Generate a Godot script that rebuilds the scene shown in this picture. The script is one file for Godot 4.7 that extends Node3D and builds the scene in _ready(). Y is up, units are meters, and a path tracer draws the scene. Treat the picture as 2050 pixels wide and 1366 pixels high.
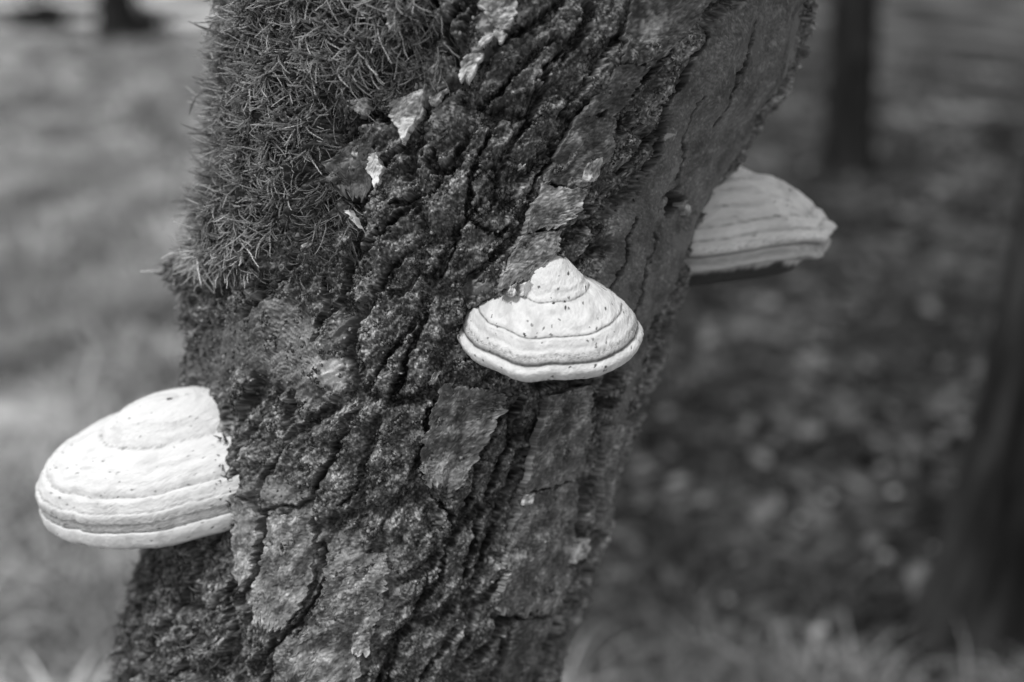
extends Node3D
# A leaning birch with bracket fungi, moss and cracked bark in a wood; a black and white photograph, so every material is grey.

# The trunk's own frame: t runs up along the trunk, s round it (both in millimetres); a section is a circle of radius r whose centre leans to the right.
const ORIGIN := Vector3(0, 0.8576, -0.9563)
const ALONG := Vector3(0, 0.9563, -0.2924)
const FACE := Vector3(0, 0.2924, 0.9563)
const GIRTH := 165.0
# t, sideways shift, depth behind ORIGIN + 1000, radius
const PROFILE := [
	[-1000.0, -239.3, 1240.0, 290.0],
	[-850.0, -227.6, 1190.0, 235.0],
	[-650.0, -207.3, 1135.0, 180.0],
	[-420.0, -166.6, 1090.0, 160.0],
	[-254.3, -128.8, 1060.0, 160.4],
	[-228.8, -124.1, 1055.9, 161.1],
	[-171.7, -106.7, 1046.6, 163.4],
	[-115.5, -89.8, 1037.2, 158.7],
	[-42.1, -69.0, 1024.8, 161.9],
	[43.6, -48.6, 1009.8, 169.1],
	[99.4, -31.5, 999.9, 170.4],
	[167.5, -4.9, 987.4, 185.8],
	[233.9, 13.1, 975.0, 195.6],
	[420.0, 76.9, 955.0, 205.0],
	[800.0, 176.0, 940.0, 190.0],
	[1500.0, 362.0, 960.0, 165.0],
	[2600.0, 594.6, 1010.0, 130.0]]

var rng := RandomNumberGenerator.new()
var taken := {}
var cols := PackedFloat32Array()
var rows := PackedFloat32Array()
var nc := 0
var nr := 0
var H := PackedFloat32Array()
var tone := PackedFloat32Array()
var moss_mask := PackedFloat32Array()
var crust_mask := PackedFloat32Array()
var ws := PackedFloat32Array()
var wt := PackedFloat32Array()
var prof_o := PackedFloat32Array()
var prof_d := PackedFloat32Array()
var prof_r := PackedFloat32Array()
var n_edge: FastNoiseLite
var n_fine: FastNoiseLite
var n_tone: FastNoiseLite
var n_len: FastNoiseLite
var n_gran: FastNoiseLite
var n_soft: FastNoiseLite
var n_fleck: FastNoiseLite


func grey(v: float) -> Color:
	return Color(v, v, v)


func mat(albedo: float, rough: float, spec := 0.5, vertex := false) -> StandardMaterial3D:
	var m := StandardMaterial3D.new()
	m.albedo_color = grey(albedo).linear_to_srgb()
	m.roughness = rough
	m.metallic_specular = spec
	m.vertex_color_use_as_albedo = vertex
	return m


func noise(sd: int, wavelength: float, octaves := 3, kind := FastNoiseLite.TYPE_SIMPLEX_SMOOTH) -> FastNoiseLite:
	var n := FastNoiseLite.new()
	n.seed = sd
	n.noise_type = kind
	n.frequency = 1.0 / wavelength
	if octaves > 1:
		n.fractal_type = FastNoiseLite.FRACTAL_FBM
		n.fractal_octaves = octaves
	else:
		n.fractal_type = FastNoiseLite.FRACTAL_NONE
	return n


func cells(sd: int, wavelength: float, ret: int) -> FastNoiseLite:
	var n := noise(sd, wavelength, 1, FastNoiseLite.TYPE_CELLULAR)
	n.cellular_return_type = ret
	n.cellular_distance_function = FastNoiseLite.DISTANCE_EUCLIDEAN
	n.cellular_jitter = 1.0
	return n


func numbered(called: String) -> String:
	taken[called] = taken.get(called, -1) + 1
	return called if taken[called] == 0 else "%s_%03d" % [called, taken[called]]


func tag(o: Node, label: String, category: String, group := "", kind := "") -> void:
	o.set_meta("label", label)
	if category:
		o.set_meta("category", category)
	if group:
		o.set_meta("group", group)
	if kind:
		o.set_meta("kind", kind)


func base(called: String, at: Vector3, label: String, category: String, group := "") -> Node3D:
	var o := Node3D.new()
	o.name = numbered(called)
	o.position = at
	add_child(o)
	tag(o, label, category, group)
	return o


func part(called: String, mesh: Mesh, m: Material, parent: Node = self) -> MeshInstance3D:
	var o := MeshInstance3D.new()
	o.name = numbered(called) if parent == self else called
	o.mesh = mesh
	if mesh.get_surface_count() == 1:
		mesh.surface_set_material(0, m)
	parent.add_child(o, true)
	return o


func many(called: String, mesh: Mesh, m: Material, xf: Array, shades: PackedFloat32Array, parent: Node = self) -> MultiMeshInstance3D:
	var mm := MultiMesh.new()
	mm.transform_format = MultiMesh.TRANSFORM_3D
	mm.use_colors = true
	mm.mesh = mesh
	mesh.surface_set_material(0, m)
	mm.instance_count = xf.size()
	for i in xf.size():
		mm.set_instance_transform(i, xf[i])
		mm.set_instance_color(i, grey(shades[i]))
	var o := MultiMeshInstance3D.new()
	o.name = numbered(called) if parent == self else called
	o.multimesh = mm
	o.set_meta("kind", "stuff")
	parent.add_child(o, true)
	return o


# A grid of points to a mesh: nu columns, nv rows, optional shade per point. flip turns the faces round.
func sheet(p: PackedVector3Array, nu: int, nv: int, shade: PackedFloat32Array, flip := false, from := 0, to := -1) -> ArrayMesh:
	if to < 0:
		to = nv - 1
	var n := PackedVector3Array()
	n.resize(nu * nv)
	for j in nv:
		var jl: int = maxi(j - 1, 0) * nu
		var jh: int = mini(j + 1, nv - 1) * nu
		for i in nu:
			var d: Vector3 = (p[j * nu + mini(i + 1, nu - 1)] - p[j * nu + maxi(i - 1, 0)]).cross(p[jh + i] - p[jl + i])
			n[j * nu + i] = (-d if flip else d).normalized()
	var c := PackedColorArray()
	if shade.size():
		c.resize(nu * nv)
		for k in nu * nv:
			var v := shade[k]
			c[k] = Color(v, v, v)
	var idx := PackedInt32Array()
	idx.resize((nu - 1) * (to - from) * 6)
	var w := 0
	for j in range(from, to):
		for i in nu - 1:
			var a := (j - from) * nu + i
			var b := a + 1
			var e := a + nu
			if flip:
				idx[w] = a; idx[w + 1] = b; idx[w + 2] = e; idx[w + 3] = b; idx[w + 4] = e + 1; idx[w + 5] = e
			else:
				idx[w] = a; idx[w + 1] = e; idx[w + 2] = b; idx[w + 3] = b; idx[w + 4] = e; idx[w + 5] = e + 1
			w += 6
	var arr := []
	arr.resize(Mesh.ARRAY_MAX)
	arr[Mesh.ARRAY_VERTEX] = p.slice(from * nu, (to + 1) * nu)
	arr[Mesh.ARRAY_NORMAL] = n.slice(from * nu, (to + 1) * nu)
	if c.size():
		arr[Mesh.ARRAY_COLOR] = c.slice(from * nu, (to + 1) * nu)
	arr[Mesh.ARRAY_INDEX] = idx
	var m := ArrayMesh.new()
	m.add_surface_from_arrays(Mesh.PRIMITIVE_TRIANGLES, arr)
	return m


# ---------------------------------------------------------------- the trunk's surface

func profile(t: float) -> Vector3:
	var n: int = PROFILE.size()
	if t <= PROFILE[0][0]:
		return Vector3(PROFILE[0][1], PROFILE[0][2], PROFILE[0][3])
	for k in range(1, n):
		if t <= PROFILE[k][0] or k == n - 1:
			var a: Array = PROFILE[k - 1]
			var b: Array = PROFILE[k]
			var f: float = (t - a[0]) / (b[0] - a[0])
			return Vector3(lerpf(a[1], b[1], f), lerpf(a[2], b[2], f), lerpf(a[3], b[3], f))
	return Vector3.ZERO


# The point at s, t (mm) on the trunk, raised by h mm.
func on_trunk(s: float, t: float, h := 0.0) -> Vector3:
	var q := profile(t)
	var a := s / GIRTH
	var r := q.z + h
	return ORIGIN + ALONG * (t * 0.001) + Vector3(q.x + r * sin(a), 0, 0) * 0.001 + FACE * ((r * cos(a) - (q.y - 1000.0)) * 0.001)


func normal_at(s: float) -> Vector3:
	var a := s / GIRTH
	return Vector3(sin(a), 0, 0) + FACE * cos(a)


func find(list: PackedFloat32Array, v: float) -> int:
	return clampi(list.bsearch(v), 1, list.size() - 1)


# The height of the bark at s, t (mm above the plain section)
func height_at(s: float, t: float) -> float:
	return H[find(rows, t) * nc + find(cols, s)]


func value_at(field: PackedFloat32Array, s: float, t: float) -> float:
	return field[find(rows, t) * nc + find(cols, s)]


func lay_out() -> void:
	var right := PackedFloat32Array()
	var v := 0.35
	while v < PI * GIRTH:
		right.append(v)
		v += 0.72 if v < 160 else (0.72 + (v - 160) * 0.009 if v < 290 else 9.0)
	right.append(PI * GIRTH)
	for k in range(right.size() - 1, -1, -1):
		cols.append(-right[k])
	cols.append_array(right)
	var down := PackedFloat32Array()
	v = -262.0
	var step := 0.8
	while v > -1000.0:
		v -= step
		step = minf(step * 1.2, 30.0)
		down.append(v)
	for k in range(down.size() - 1, -1, -1):
		rows.append(down[k])
	v = -262.0
	while v < 252.0:
		rows.append(v)
		v += 0.72
	step = 0.8
	while v < 2600.0:
		rows.append(v)
		v += step
		step = minf(step * 1.2, 40.0)
	nc = cols.size()
	nr = rows.size()


# Signed distance in mm to a polygon, positive inside.
func inside(poly: PackedVector2Array, p: Vector2) -> float:
	var best := 1e9
	var odd := false
	var n := poly.size()
	var a := poly[n - 1]
	for k in n:
		var b := poly[k]
		var e := b - a
		var w := p - a
		var f := clampf(w.dot(e) / maxf(e.length_squared(), 1e-6), 0.0, 1.0)
		best = minf(best, (w - e * f).length_squared())
		if (a.y > p.y) != (b.y > p.y) and p.x < a.x + (p.y - a.y) / (b.y - a.y) * e.x:
			odd = not odd
		a = b
	return sqrt(best) if odd else -sqrt(best)


# A mask over the chart: 1 inside the polygon, falling to 0 over soft mm either side of its edge. warp roughens the edge.
func region(poly: PackedVector2Array, soft: float, warp := 1.0) -> PackedFloat32Array:
	var m := PackedFloat32Array()
	m.resize(nc * nr)
	var lo := poly[0]
	var hi := poly[0]
	for p in poly:
		lo = lo.min(p)
		hi = hi.max(p)
	var pad := soft + 8.0 * warp + 2.0
	for j in range(find(rows, lo.y - pad), find(rows, hi.y + pad)):
		for i in range(find(cols, lo.x - pad), find(cols, hi.x + pad)):
			var k := j * nc + i
			var p := Vector2(cols[i] + (ws[k] - cols[i]) * warp, rows[j] + (wt[k] - rows[j]) * warp)
			m[k] = smoothstep(-soft, soft, inside(poly, p))
	return m


# A crack: a jagged groove along a polyline, width and depth in mm.
func crack(line: PackedVector2Array, width: float, depth: float) -> void:
	for q in line.size() - 1:
		var a := line[q]
		var b := line[q + 1]
		var e := b - a
		var l2 := maxf(e.length_squared(), 1e-6)
		var pad := width * 1.6 + 7.0
		var lo := a.min(b)
		var hi := a.max(b)
		for j in range(find(rows, lo.y - pad), find(rows, hi.y + pad)):
			for i in range(find(cols, lo.x - pad), find(cols, hi.x + pad)):
				var k := j * nc + i
				var w := Vector2(ws[k], wt[k]) - a
				var f := clampf(w.dot(e) / l2, 0.0, 1.0)
				var d := (w - e * f).length()
				if d < width * 1.5:
					var g := 1.0 - smoothstep(width * 0.35, width * (0.75 + 0.5 * n_soft.get_noise_2d(cols[i] * 2.0, rows[j] * 2.0)) + 0.4, d)
					H[k] = minf(H[k], lerpf(H[k], H[k] * 0.3 - depth, g))


func bulge(at: Vector2, rs: float, rt: float, h: float) -> void:
	for j in range(find(rows, at.y - rt * 2.2), find(rows, at.y + rt * 2.2)):
		for i in range(find(cols, at.x - rs * 2.2), find(cols, at.x + rs * 2.2)):
			var d := Vector2((cols[i] - at.x) / rs, (rows[j] - at.y) / rt).length_squared()
			H[j * nc + i] += h * exp(-d * 1.4)


func stain(at: Vector2, rs: float, rt: float, shade: float, patchy := 0.6) -> void:
	for j in range(find(rows, at.y - rt * 1.6), find(rows, at.y + rt * 1.6)):
		for i in range(find(cols, at.x - rs * 1.6), find(cols, at.x + rs * 1.6)):
			var k := j * nc + i
			var d := Vector2((ws[k] - at.x) / rs, (wt[k] - at.y) / rt).length()
			d += patchy * n_tone.get_noise_2d(cols[i] * 3.0, rows[j] * 3.0)
			tone[k] = lerpf(tone[k], shade * (1.0 + 0.3 * n_fine.get_noise_2d(cols[i], rows[j])), 1.0 - smoothstep(0.55, 1.0, d))


func build_trunk(tree: Node3D) -> void:
	lay_out()
	var total := nc * nr
	H.resize(total); tone.resize(total); ws.resize(total); wt.resize(total); crust_mask.resize(total)
	var warp_a := noise(11, 34.0, 2)
	var warp_b := noise(12, 34.0, 2)
	var warp_c := noise(13, 6.0, 3)
	var warp_d := noise(14, 6.0, 3)
	for j in nr:
		var t := rows[j]
		var k := j * nc
		for s in cols:
			ws[k] = s + 4.5 * warp_a.get_noise_2d(s, t) + 2.6 * warp_c.get_noise_2d(s, t)
			wt[k] = t + 4.5 * warp_b.get_noise_2d(s, t) + 2.6 * warp_d.get_noise_2d(s, t)
			k += 1

	moss_mask = region(PackedVector2Array([Vector2(-47.6, 192.2), Vector2(-45.2, 173.7), Vector2(-55.2, 163.7), Vector2(-72.2, 151.6), Vector2(-83, 144.3), Vector2(-90.3, 133.9), Vector2(-86.9, 114), Vector2(-61.2, 89.7), Vector2(-56, 72.1), Vector2(-73.5, 75.6), Vector2(-90.8, 73.4), Vector2(-100.8, 55.9), Vector2(-104.7, 43.9), Vector2(-138, 38.8), Vector2(-200, 60), Vector2(-225, 62), Vector2(-300, 80), Vector2(-330, 400), Vector2(-20, 400)]), 5.0)
	var smooth_right := region(PackedVector2Array([Vector2(112.8, 200), Vector2(104.2, 174), Vector2(103.9, 149.1), Vector2(110.2, 124.3), Vector2(117.3, 101.8), Vector2(106.3, 83.1), Vector2(105.5, 71.1), Vector2(107.9, 47), Vector2(114.4, 25.8), Vector2(135.4, -5.4), Vector2(160.8, -25.2), Vector2(159.5, -58.2), Vector2(173.7, -92.8), Vector2(195.7, -94.7), Vector2(183.4, -59.5), Vector2(182.8, -25.7), Vector2(176, 4.3), Vector2(193.1, 30.9), Vector2(189.4, 60.2), Vector2(198.8, 83.7), Vector2(207.5, 113.7), Vector2(209, 136.3), Vector2(203, 160.6), Vector2(211.1, 187.1), Vector2(195.7, 217.3), Vector2(300, 300), Vector2(119.9, 201.2)]), 5.0, 1.0)
	var scar := region(PackedVector2Array([Vector2(-93.4, 28.4), Vector2(-60.2, 7), Vector2(-51.5, -11.2), Vector2(-41.3, -5.1), Vector2(-33.7, -26.3), Vector2(-51.8, -35.7), Vector2(-81.9, -30), Vector2(-124.9, -18), Vector2(-153, -31.5), Vector2(-254.1, -13.2), Vector2(-126.7, 13.5)]), 6.0)
	var calm := region(PackedVector2Array([Vector2(-222.7, -37.1), Vector2(-154.8, -38.1), Vector2(-122.5, -62.9), Vector2(-99.5, -94.1), Vector2(-90.8, -119.5), Vector2(-102.6, -128.4), Vector2(-143, -103.8), Vector2(-168.2, -72.1)]), 8.0, 0.4)
	var wrinkled := region(PackedVector2Array([Vector2(-106, 28.7), Vector2(-60.7, 10), Vector2(-54.4, -14.3), Vector2(-68, -23.6), Vector2(-102.1, -11.5)]), 5.0)
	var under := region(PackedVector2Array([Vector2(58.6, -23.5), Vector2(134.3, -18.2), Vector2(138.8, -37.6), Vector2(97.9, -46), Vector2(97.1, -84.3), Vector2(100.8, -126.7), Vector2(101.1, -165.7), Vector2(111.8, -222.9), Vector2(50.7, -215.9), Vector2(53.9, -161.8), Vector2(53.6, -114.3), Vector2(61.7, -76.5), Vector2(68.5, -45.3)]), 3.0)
	var peel := region(PackedVector2Array([Vector2(-103.9, -87.9), Vector2(-45.5, -85.4), Vector2(-23.7, -116.6), Vector2(20.1, -122.8), Vector2(30.5, -148.1), Vector2(32.1, -186.5), Vector2(21.4, -225.5), Vector2(-37.4, -226.3), Vector2(-33.9, -189.8), Vector2(-68.3, -169.1), Vector2(-101.8, -120.3)]), 4.0)
	var dim_moss := region(PackedVector2Array([Vector2(-92.4, -135.7), Vector2(-90.6, -164.6), Vector2(-61.5, -191.5), Vector2(-30.5, -225.9), Vector2(-130, -290), Vector2(-330, -290), Vector2(-330, -140), Vector2(-200, -140)]), 8.0)

	var plates := cells(21, 29.0, FastNoiseLite.RETURN_DISTANCE2_SUB)
	var lumps := cells(22, 6.5, FastNoiseLite.RETURN_DISTANCE)
	var grains := cells(23, 2.1, FastNoiseLite.RETURN_DISTANCE)
	var folds := noise(24, 60.0, 3)
	var rough := noise(25, 14.0, 4)
	var clump := noise(26, 20.0, 3)
	var scratch := noise(30, 3.2, 2)
	var ridges := noise(29, 9.0, 3)
	var lichen := noise(27, 17.0, 3)
	var wrinkle := noise(28, 5.0, 2)
	for j in nr:
		var t := rows[j]
		var k := j * nc
		for i in nc:
			var s := cols[i]
			var a := ws[k]
			var b := wt[k]
			# plates lean with the trunk and are longer than wide
			var f := plates.get_noise_2d(a - b * 0.27, b * 0.48) + 1.0
			var split := smoothstep(0.03, 0.22, f)
			var lump := lumps.get_noise_2d(a, b) + 1.0
			var grain := grains.get_noise_2d(s + 0.3 * (a - s), t) + 1.0
			var r := rough.get_noise_2d(s, t)
			var c := smoothstep(-0.25, 0.3, clump.get_noise_2d(s, t))
			var fine := n_fine.get_noise_2d(s, t)
			var sm: float = smooth_right[k]
			var sc: float = scar[k]
			var mo: float = moss_mask[k]
			var un: float = under[k]
			var pe: float = peel[k]
			var ridge := 1.0 - absf(ridges.get_noise_2d((a - b * 0.27) * 1.0, b * 0.3))
			var h := 3.6 * r + 2.6 * (ridge - 0.75) + (1.0 - lump * lump) * 2.6 * (0.35 + c) + (0.8 - grain * grain) * 0.95 * (0.35 + c) - 11.0 * (1.0 - split)
			var fleck := n_fleck.get_noise_2d(s, t)
			var g := (0.070 + 0.040 * c + 0.06 * maxf(0.0, r)) * exp(2.7 * fleck + 1.0 * fine + 1.2 * n_tone.get_noise_2d(s, t))
			# grey-green crusts of lichen: paler grains in loose colonies
			var l := smoothstep(0.12, 0.5, lichen.get_noise_2d(a, b)) * smoothstep(0.75, 0.3, grain)
			g += 0.32 * l * (0.5 + fine + fleck)
			# thin pale crust lichens as loose blots
			g += 0.16 * smoothstep(0.33, 0.6, lichen.get_noise_2d(a * 2.1 + 400.0, b * 2.1)) * (0.5 + 0.8 * fleck)
			# bare, finer bark, sunk and toned darker, under the middle fungus and down the front
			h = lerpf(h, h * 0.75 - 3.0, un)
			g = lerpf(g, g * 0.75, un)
			h = lerpf(h, h * 0.55 + 1.2 * n_len.get_noise_2d(s * 0.5, t * 2.2), pe)
			g = lerpf(g, (0.20 + 0.22 * n_len.get_noise_2d(s * 0.6, t * 2.5) + 0.08 * n_tone.get_noise_2d(s, t)) * exp(0.9 * fleck), pe * 0.7)
			# wrinkled scar
			var arc := sin(TAU * (t + 0.42 * s + 6.0 * n_soft.get_noise_2d(s * 0.6, t * 0.6) + 1.2 * fleck) / 5.4)
			var arcs: float = wrinkled[k] * (0.6 + 0.8 * n_soft.get_noise_2d(a * 2.0 + 40.0, b * 2.0))
			h += arcs * 1.2 * absf(arc)
			h = lerpf(h, 1.4 * r + 2.2 * absf(arc) * arcs * (0.7 + 0.8 * fleck) + 1.1 * wrinkle.get_noise_2d(a * 0.16 + b * 0.05, b * 1.25 - a * 0.35) + 0.3 * fine, sc)
			g = lerpf(g, (0.115 + 0.08 * wrinkle.get_noise_2d(a * 0.2, b * 1.4 - a * 0.4) + 0.16 * arcs * absf(arc)) * exp((1.1 - 0.7 * arcs) * fleck + 0.5 * fine), sc)
			# smooth bark down the right side
			var ln := n_len.get_noise_2d(s * 0.45, t * 1.6)
			h = lerpf(h, 4.2 + 1.2 * n_soft.get_noise_2d(s, t) + 0.35 * ln + 0.22 * fine, sm)
			g = lerpf(g, (0.108 + 0.085 * n_tone.get_noise_2d(s, t) + 0.03 * ln) * exp(0.9 * fleck + 0.5 * fine) + 0.10 * smoothstep(0.28, 0.55, n_tone.get_noise_2d(s * 1.7 + 90.0, t * 1.7)) * (0.4 + smoothstep(120.0, 240.0, t)) * (1.0 + fleck), sm)
			g += sm * 0.14 * smoothstep(0.5, 0.75, scratch.get_noise_2d((s - 0.55 * t) * 0.28, (t + 0.55 * s) * 1.1))
			h += sm * 0.5 * rough.get_noise_2d(s * 1.6, t * 0.8)
			# the cushion under the moss
			h = lerpf(h, h * 0.4 + 4.0 + 7.0 * r, mo)
			g = lerpf(g, 0.05 + 0.03 * fine, mo)
			h = lerpf(h, 2.0 * n_soft.get_noise_2d(s, t) + 0.4 * fine, 0.75 * calm[k])
			h += 7.0 * folds.get_noise_2d(s, t) + 1.2 * r * smoothstep(195.0, 235.0, s)
			H[k] = h
			tone[k] = clampf(g, 0.012, 0.8)
			crust_mask[k] = (1.0 - sm) * (1.0 - mo) * (1.0 - sc * 0.6) * (1.0 - pe * 0.7) * (1.0 - un * 0.75) * (0.25 + 0.75 * c)
			k += 1

	# big shapes of the trunk
	bulge(Vector2(-135.7, 170.1), 45, 50, 7.0)
	bulge(Vector2(-158.5, 80.5), 40, 40, 10.0)
	bulge(Vector2(-225, 50), 34, 18, 20.0)
	bulge(Vector2(-48.6, -17.3), 18, 18, 8.0)
	bulge(Vector2(-79, 13.1), 18, 16, -7.0)
	bulge(Vector2(41.3, 23.3), 16, 14, -8.0)
	bulge(Vector2(-155.3, -54.7), 14, 26, -13.0)
	bulge(Vector2(-148, -77.5), 10, 20, -6.0)
	bulge(Vector2(-91.6, -105), 12, 20, 6.0)
	bulge(Vector2(32.9, 8.4), 12, 12, -8.0)
	bulge(Vector2(67.2, 37), 12, 12, -5.0)
	bulge(Vector2(-21.1, 97.2), 20, 22, 4.0)
	bulge(Vector2(-8.8, 111), 14, 30, -3.0)
	bulge(Vector2(94.8, -68.2), 16, 40, -7.0)
	bulge(Vector2(-94.8, -165), 30, 50, -9.0)
	bulge(Vector2(0.7, -153.9), 30, 50, 6.0)
	bulge(Vector2(-53.3, -130.1), 20, 40, 4.0)
	bulge(Vector2(-27.9, 36.5), 60, 20, -4.0)
	bulge(Vector2(-20.3, -57), 40, 30, 4.0)

	for c in [
		[[Vector2(-28.7, 175.5), Vector2(-14.3, 151.4), Vector2(-7.2, 142.1), Vector2(-0.7, 134), Vector2(8, 128.7), Vector2(10.9, 131.4), Vector2(21.6, 131.6)], 3.2, 9.0],
		[[Vector2(-0.7, 134), Vector2(6.7, 143.4), Vector2(11.1, 159.3), Vector2(23.7, 175.3)], 2.2, 6.0],
		[[Vector2(-76.1, 142.4), Vector2(-63.6, 136), Vector2(-54.9, 131.5), Vector2(-45.2, 128.3)], 3.0, 9.0],
		[[Vector2(8, 128.7), Vector2(9.8, 116.5), Vector2(11.4, 102.7), Vector2(11.9, 85.7), Vector2(9.6, 74.2), Vector2(14.8, 71.3), Vector2(19.3, 65.6), Vector2(34.7, 62.9), Vector2(38.7, 68.8)], 2.2, 8.0],
		[[Vector2(-18.5, 111.1), Vector2(-11.9, 100), Vector2(-8.8, 98.5), Vector2(-3, 98.5), Vector2(0.4, 108.2)], 3.4, 9.0],
		[[Vector2(-16.4, 90), Vector2(-22.9, 83), Vector2(-30.8, 80.2)], 2.8, 8.0],
		[[Vector2(-9.6, 56.8), Vector2(-3.3, 49.5), Vector2(-2.5, 40.8), Vector2(-9.6, 33.5), Vector2(-20.1, 27.6)], 2.6, 7.0],
		[[Vector2(75.9, 91.8), Vector2(83, 79), Vector2(86.9, 85), Vector2(94, 89.8), Vector2(99.5, 94.6)], 2.4, 6.0],
		[[Vector2(112.3, 118.8), Vector2(114.9, 110.3), Vector2(112.8, 95.5), Vector2(105, 86)], 2.0, 5.0],
		[[Vector2(27.7, -81.9), Vector2(41.8, -98), Vector2(52.6, -111), Vector2(58.1, -124), Vector2(56, -146), Vector2(48.9, -167.9), Vector2(40.8, -183.6), Vector2(41.5, -206.6), Vector2(49.9, -223.8)], 2.4, 8.0],
		[[Vector2(-74.8, -105.6), Vector2(-64.1, -130.6), Vector2(-66.2, -149.8), Vector2(-70.9, -162.9), Vector2(-59.9, -171.7), Vector2(-50.2, -180.9)], 2.6, 8.0],
		[[Vector2(-26.6, -122.9), Vector2(-18, -144.7), Vector2(-17.4, -157.2), Vector2(-21.4, -169.9), Vector2(-26.3, -181.4), Vector2(-36.3, -193.2), Vector2(-37.1, -215)], 2.8, 9.0],
		[[Vector2(-35.5, -97.8), Vector2(-47.8, -102.9), Vector2(-72.5, -107.1)], 2.0, 5.0],
		[[Vector2(161.1, -100.3), Vector2(166.8, -116.2), Vector2(176.3, -134.3), Vector2(191.7, -157.3), Vector2(187.8, -177.8), Vector2(185.7, -195.3)], 5.5, 11.0],
		[[Vector2(139.1, -24.7), Vector2(146.1, -51)], 1.4, 5.0],
		[[Vector2(104.7, -176), Vector2(118.1, -197.9), Vector2(132.2, -213.8), Vector2(142.2, -236.5)], 2.2, 7.0],
		[[Vector2(-65.9, 37), Vector2(-59.6, 22), Vector2(-59.6, 3.9)], 3.2, 8.0],
		[[Vector2(38.1, 186.4), Vector2(30.3, 162.4), Vector2(26.1, 143.7), Vector2(28.2, 122.2), Vector2(23.2, 100.1), Vector2(25.8, 77.2)], 2.6, 12.0],
		[[Vector2(-37.1, 191.5), Vector2(-44.4, 176.3), Vector2(-51, 158.1), Vector2(-63, 145.5)], 2.4, 10.0],
		[[Vector2(22.4, 170), Vector2(8.3, 146.1), Vector2(-0.7, 134)], 2.6, 12.0],
		[[Vector2(9.6, 59.7), Vector2(7.2, 36.4), Vector2(0.7, 12.8), Vector2(0.1, -11.1), Vector2(-6.9, -35.4)], 2.6, 11.0],
		[[Vector2(45.5, 24.8), Vector2(30.3, 12.9), Vector2(22.7, -5.1), Vector2(19.3, -29.3), Vector2(20.3, -57)], 2.2, 9.0],
		[[Vector2(79.6, -36.2), Vector2(77.5, -61.2), Vector2(76.7, -89.7), Vector2(75.6, -118.5), Vector2(74.3, -150.4)], 2.6, 12.0],
		[[Vector2(50.5, 152.8), Vector2(46.5, 131), Vector2(49.4, 106.4), Vector2(46, 83.4), Vector2(44.4, 60.1)], 1.6, 9.0],
		[[Vector2(110.5, 183.2), Vector2(103.4, 162.9), Vector2(108.1, 132.7), Vector2(117, 107.6)], 1.6, 8.0],
		[[Vector2(116, 74.7), Vector2(121, 50.5), Vector2(121, 25.9)], 1.4, 7.0],
		[[Vector2(144, 191.5), Vector2(144, 157), Vector2(149.3, 137.3)], 0.9, 4.0],
		[[Vector2(140.9, 66.9), Vector2(146.1, 39.1), Vector2(150.6, 13.8)], 0.9, 4.0],
		[[Vector2(122, 148.4), Vector2(132.8, 117.8), Vector2(144.3, 101)], 0.8, 3.0],
		[[Vector2(-176.5, 40.2), Vector2(-194.9, 21), Vector2(-222.7, 7.9)], 4.0, 8.0],
		[[Vector2(-7.7, -56.9), Vector2(-13, -66.2), Vector2(-12.7, -84.9), Vector2(-19, -97.5)], 2.2, 6.0],
		[[Vector2(27.4, 12.9), Vector2(19, -2.1), Vector2(18, -17.2)], 2.2, 6.0],
	]:
		crack(PackedVector2Array(c[0]), c[1], c[2])
	# a knot hole
	crack(PackedVector2Array([Vector2(145.4, 85.1), Vector2(151.4, 88.1)]), 11.0, 34.0)
	for c in [
		[Vector2(-53.9, -16.7), 18.0, 12.0, 0.26], [Vector2(-46.8, -18.8), 10.0, 12.0, 0.7], [Vector2(-43.1, 3.9), 7.0, 12.0, 0.14], [Vector2(118.1, 122.2), 5.0, 1.8, 0.36], [Vector2(72.7, 180.7), 6.0, 9.0, 0.34], [Vector2(192.5, 201.5), 10.0, 22.0, 0.15], [Vector2(197, 178), 8.0, 14.0, 0.17], [Vector2(146.9, 180.6), 9.0, 12.0, 0.12], [Vector2(129.9, 26.1), 7.0, 12.0, 0.13], [Vector2(173.1, 65.7), 9.0, 9.0, 0.15], [Vector2(136.4, 106.3), 4.0, 4.0, 0.2], [Vector2(166.1, 121.4), 6.0, 2.0, 0.2], [Vector2(31.3, 33.6), 8.0, 7.0, 0.22],
		[Vector2(-4.1, 181.4), 9.0, 14.0, 0.3], [Vector2(-11.9, 163.2), 7.0, 9.0, 0.3], [Vector2(-16.6, 146.2), 7.0, 8.0, 0.22], [Vector2(-24.8, 132.5), 8.0, 9.0, 0.28], [Vector2(-54.1, 182.2), 6.0, 9.0, 0.34], [Vector2(-136.2, -61), 7.0, 9.0, 0.4], [Vector2(-122.8, -69.5), 5.0, 8.0, 0.3], [Vector2(-7.2, -138.3), 16.0, 12.0, 0.26], [Vector2(-81.9, -115.7), 8.0, 16.0, 0.28], [Vector2(-47.3, -117.2), 12.0, 12.0, 0.24], [Vector2(101.6, -100.7), 4.0, 4.0, 0.26], [Vector2(-66.5, 95.7), 9.0, 14.0, 0.16], [Vector2(-68.8, -92.6), 14.0, 10.0, 0.24], [Vector2(164.2, -55.1), 5.0, 24.0, 0.17],
		[Vector2(199.1, 11.1), 4.0, 7.0, 0.2], [Vector2(-118.1, -105.1), 6.0, 10.0, 0.12], [Vector2(-6.9, 105.5), 3.5, 4.5, 0.2], [Vector2(28.7, 58.4), 3.5, 3.5, 0.19], [Vector2(-69.3, 140.5), 5.0, 5.0, 0.25], [Vector2(181.5, -32.3), 6.0, 20.0, 0.15],
	]:
		stain(c[0], c[1], c[2], c[3])

	for j in nr:
		prof_o.append(0.0)
	var p := PackedVector3Array()
	p.resize(total)
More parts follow.
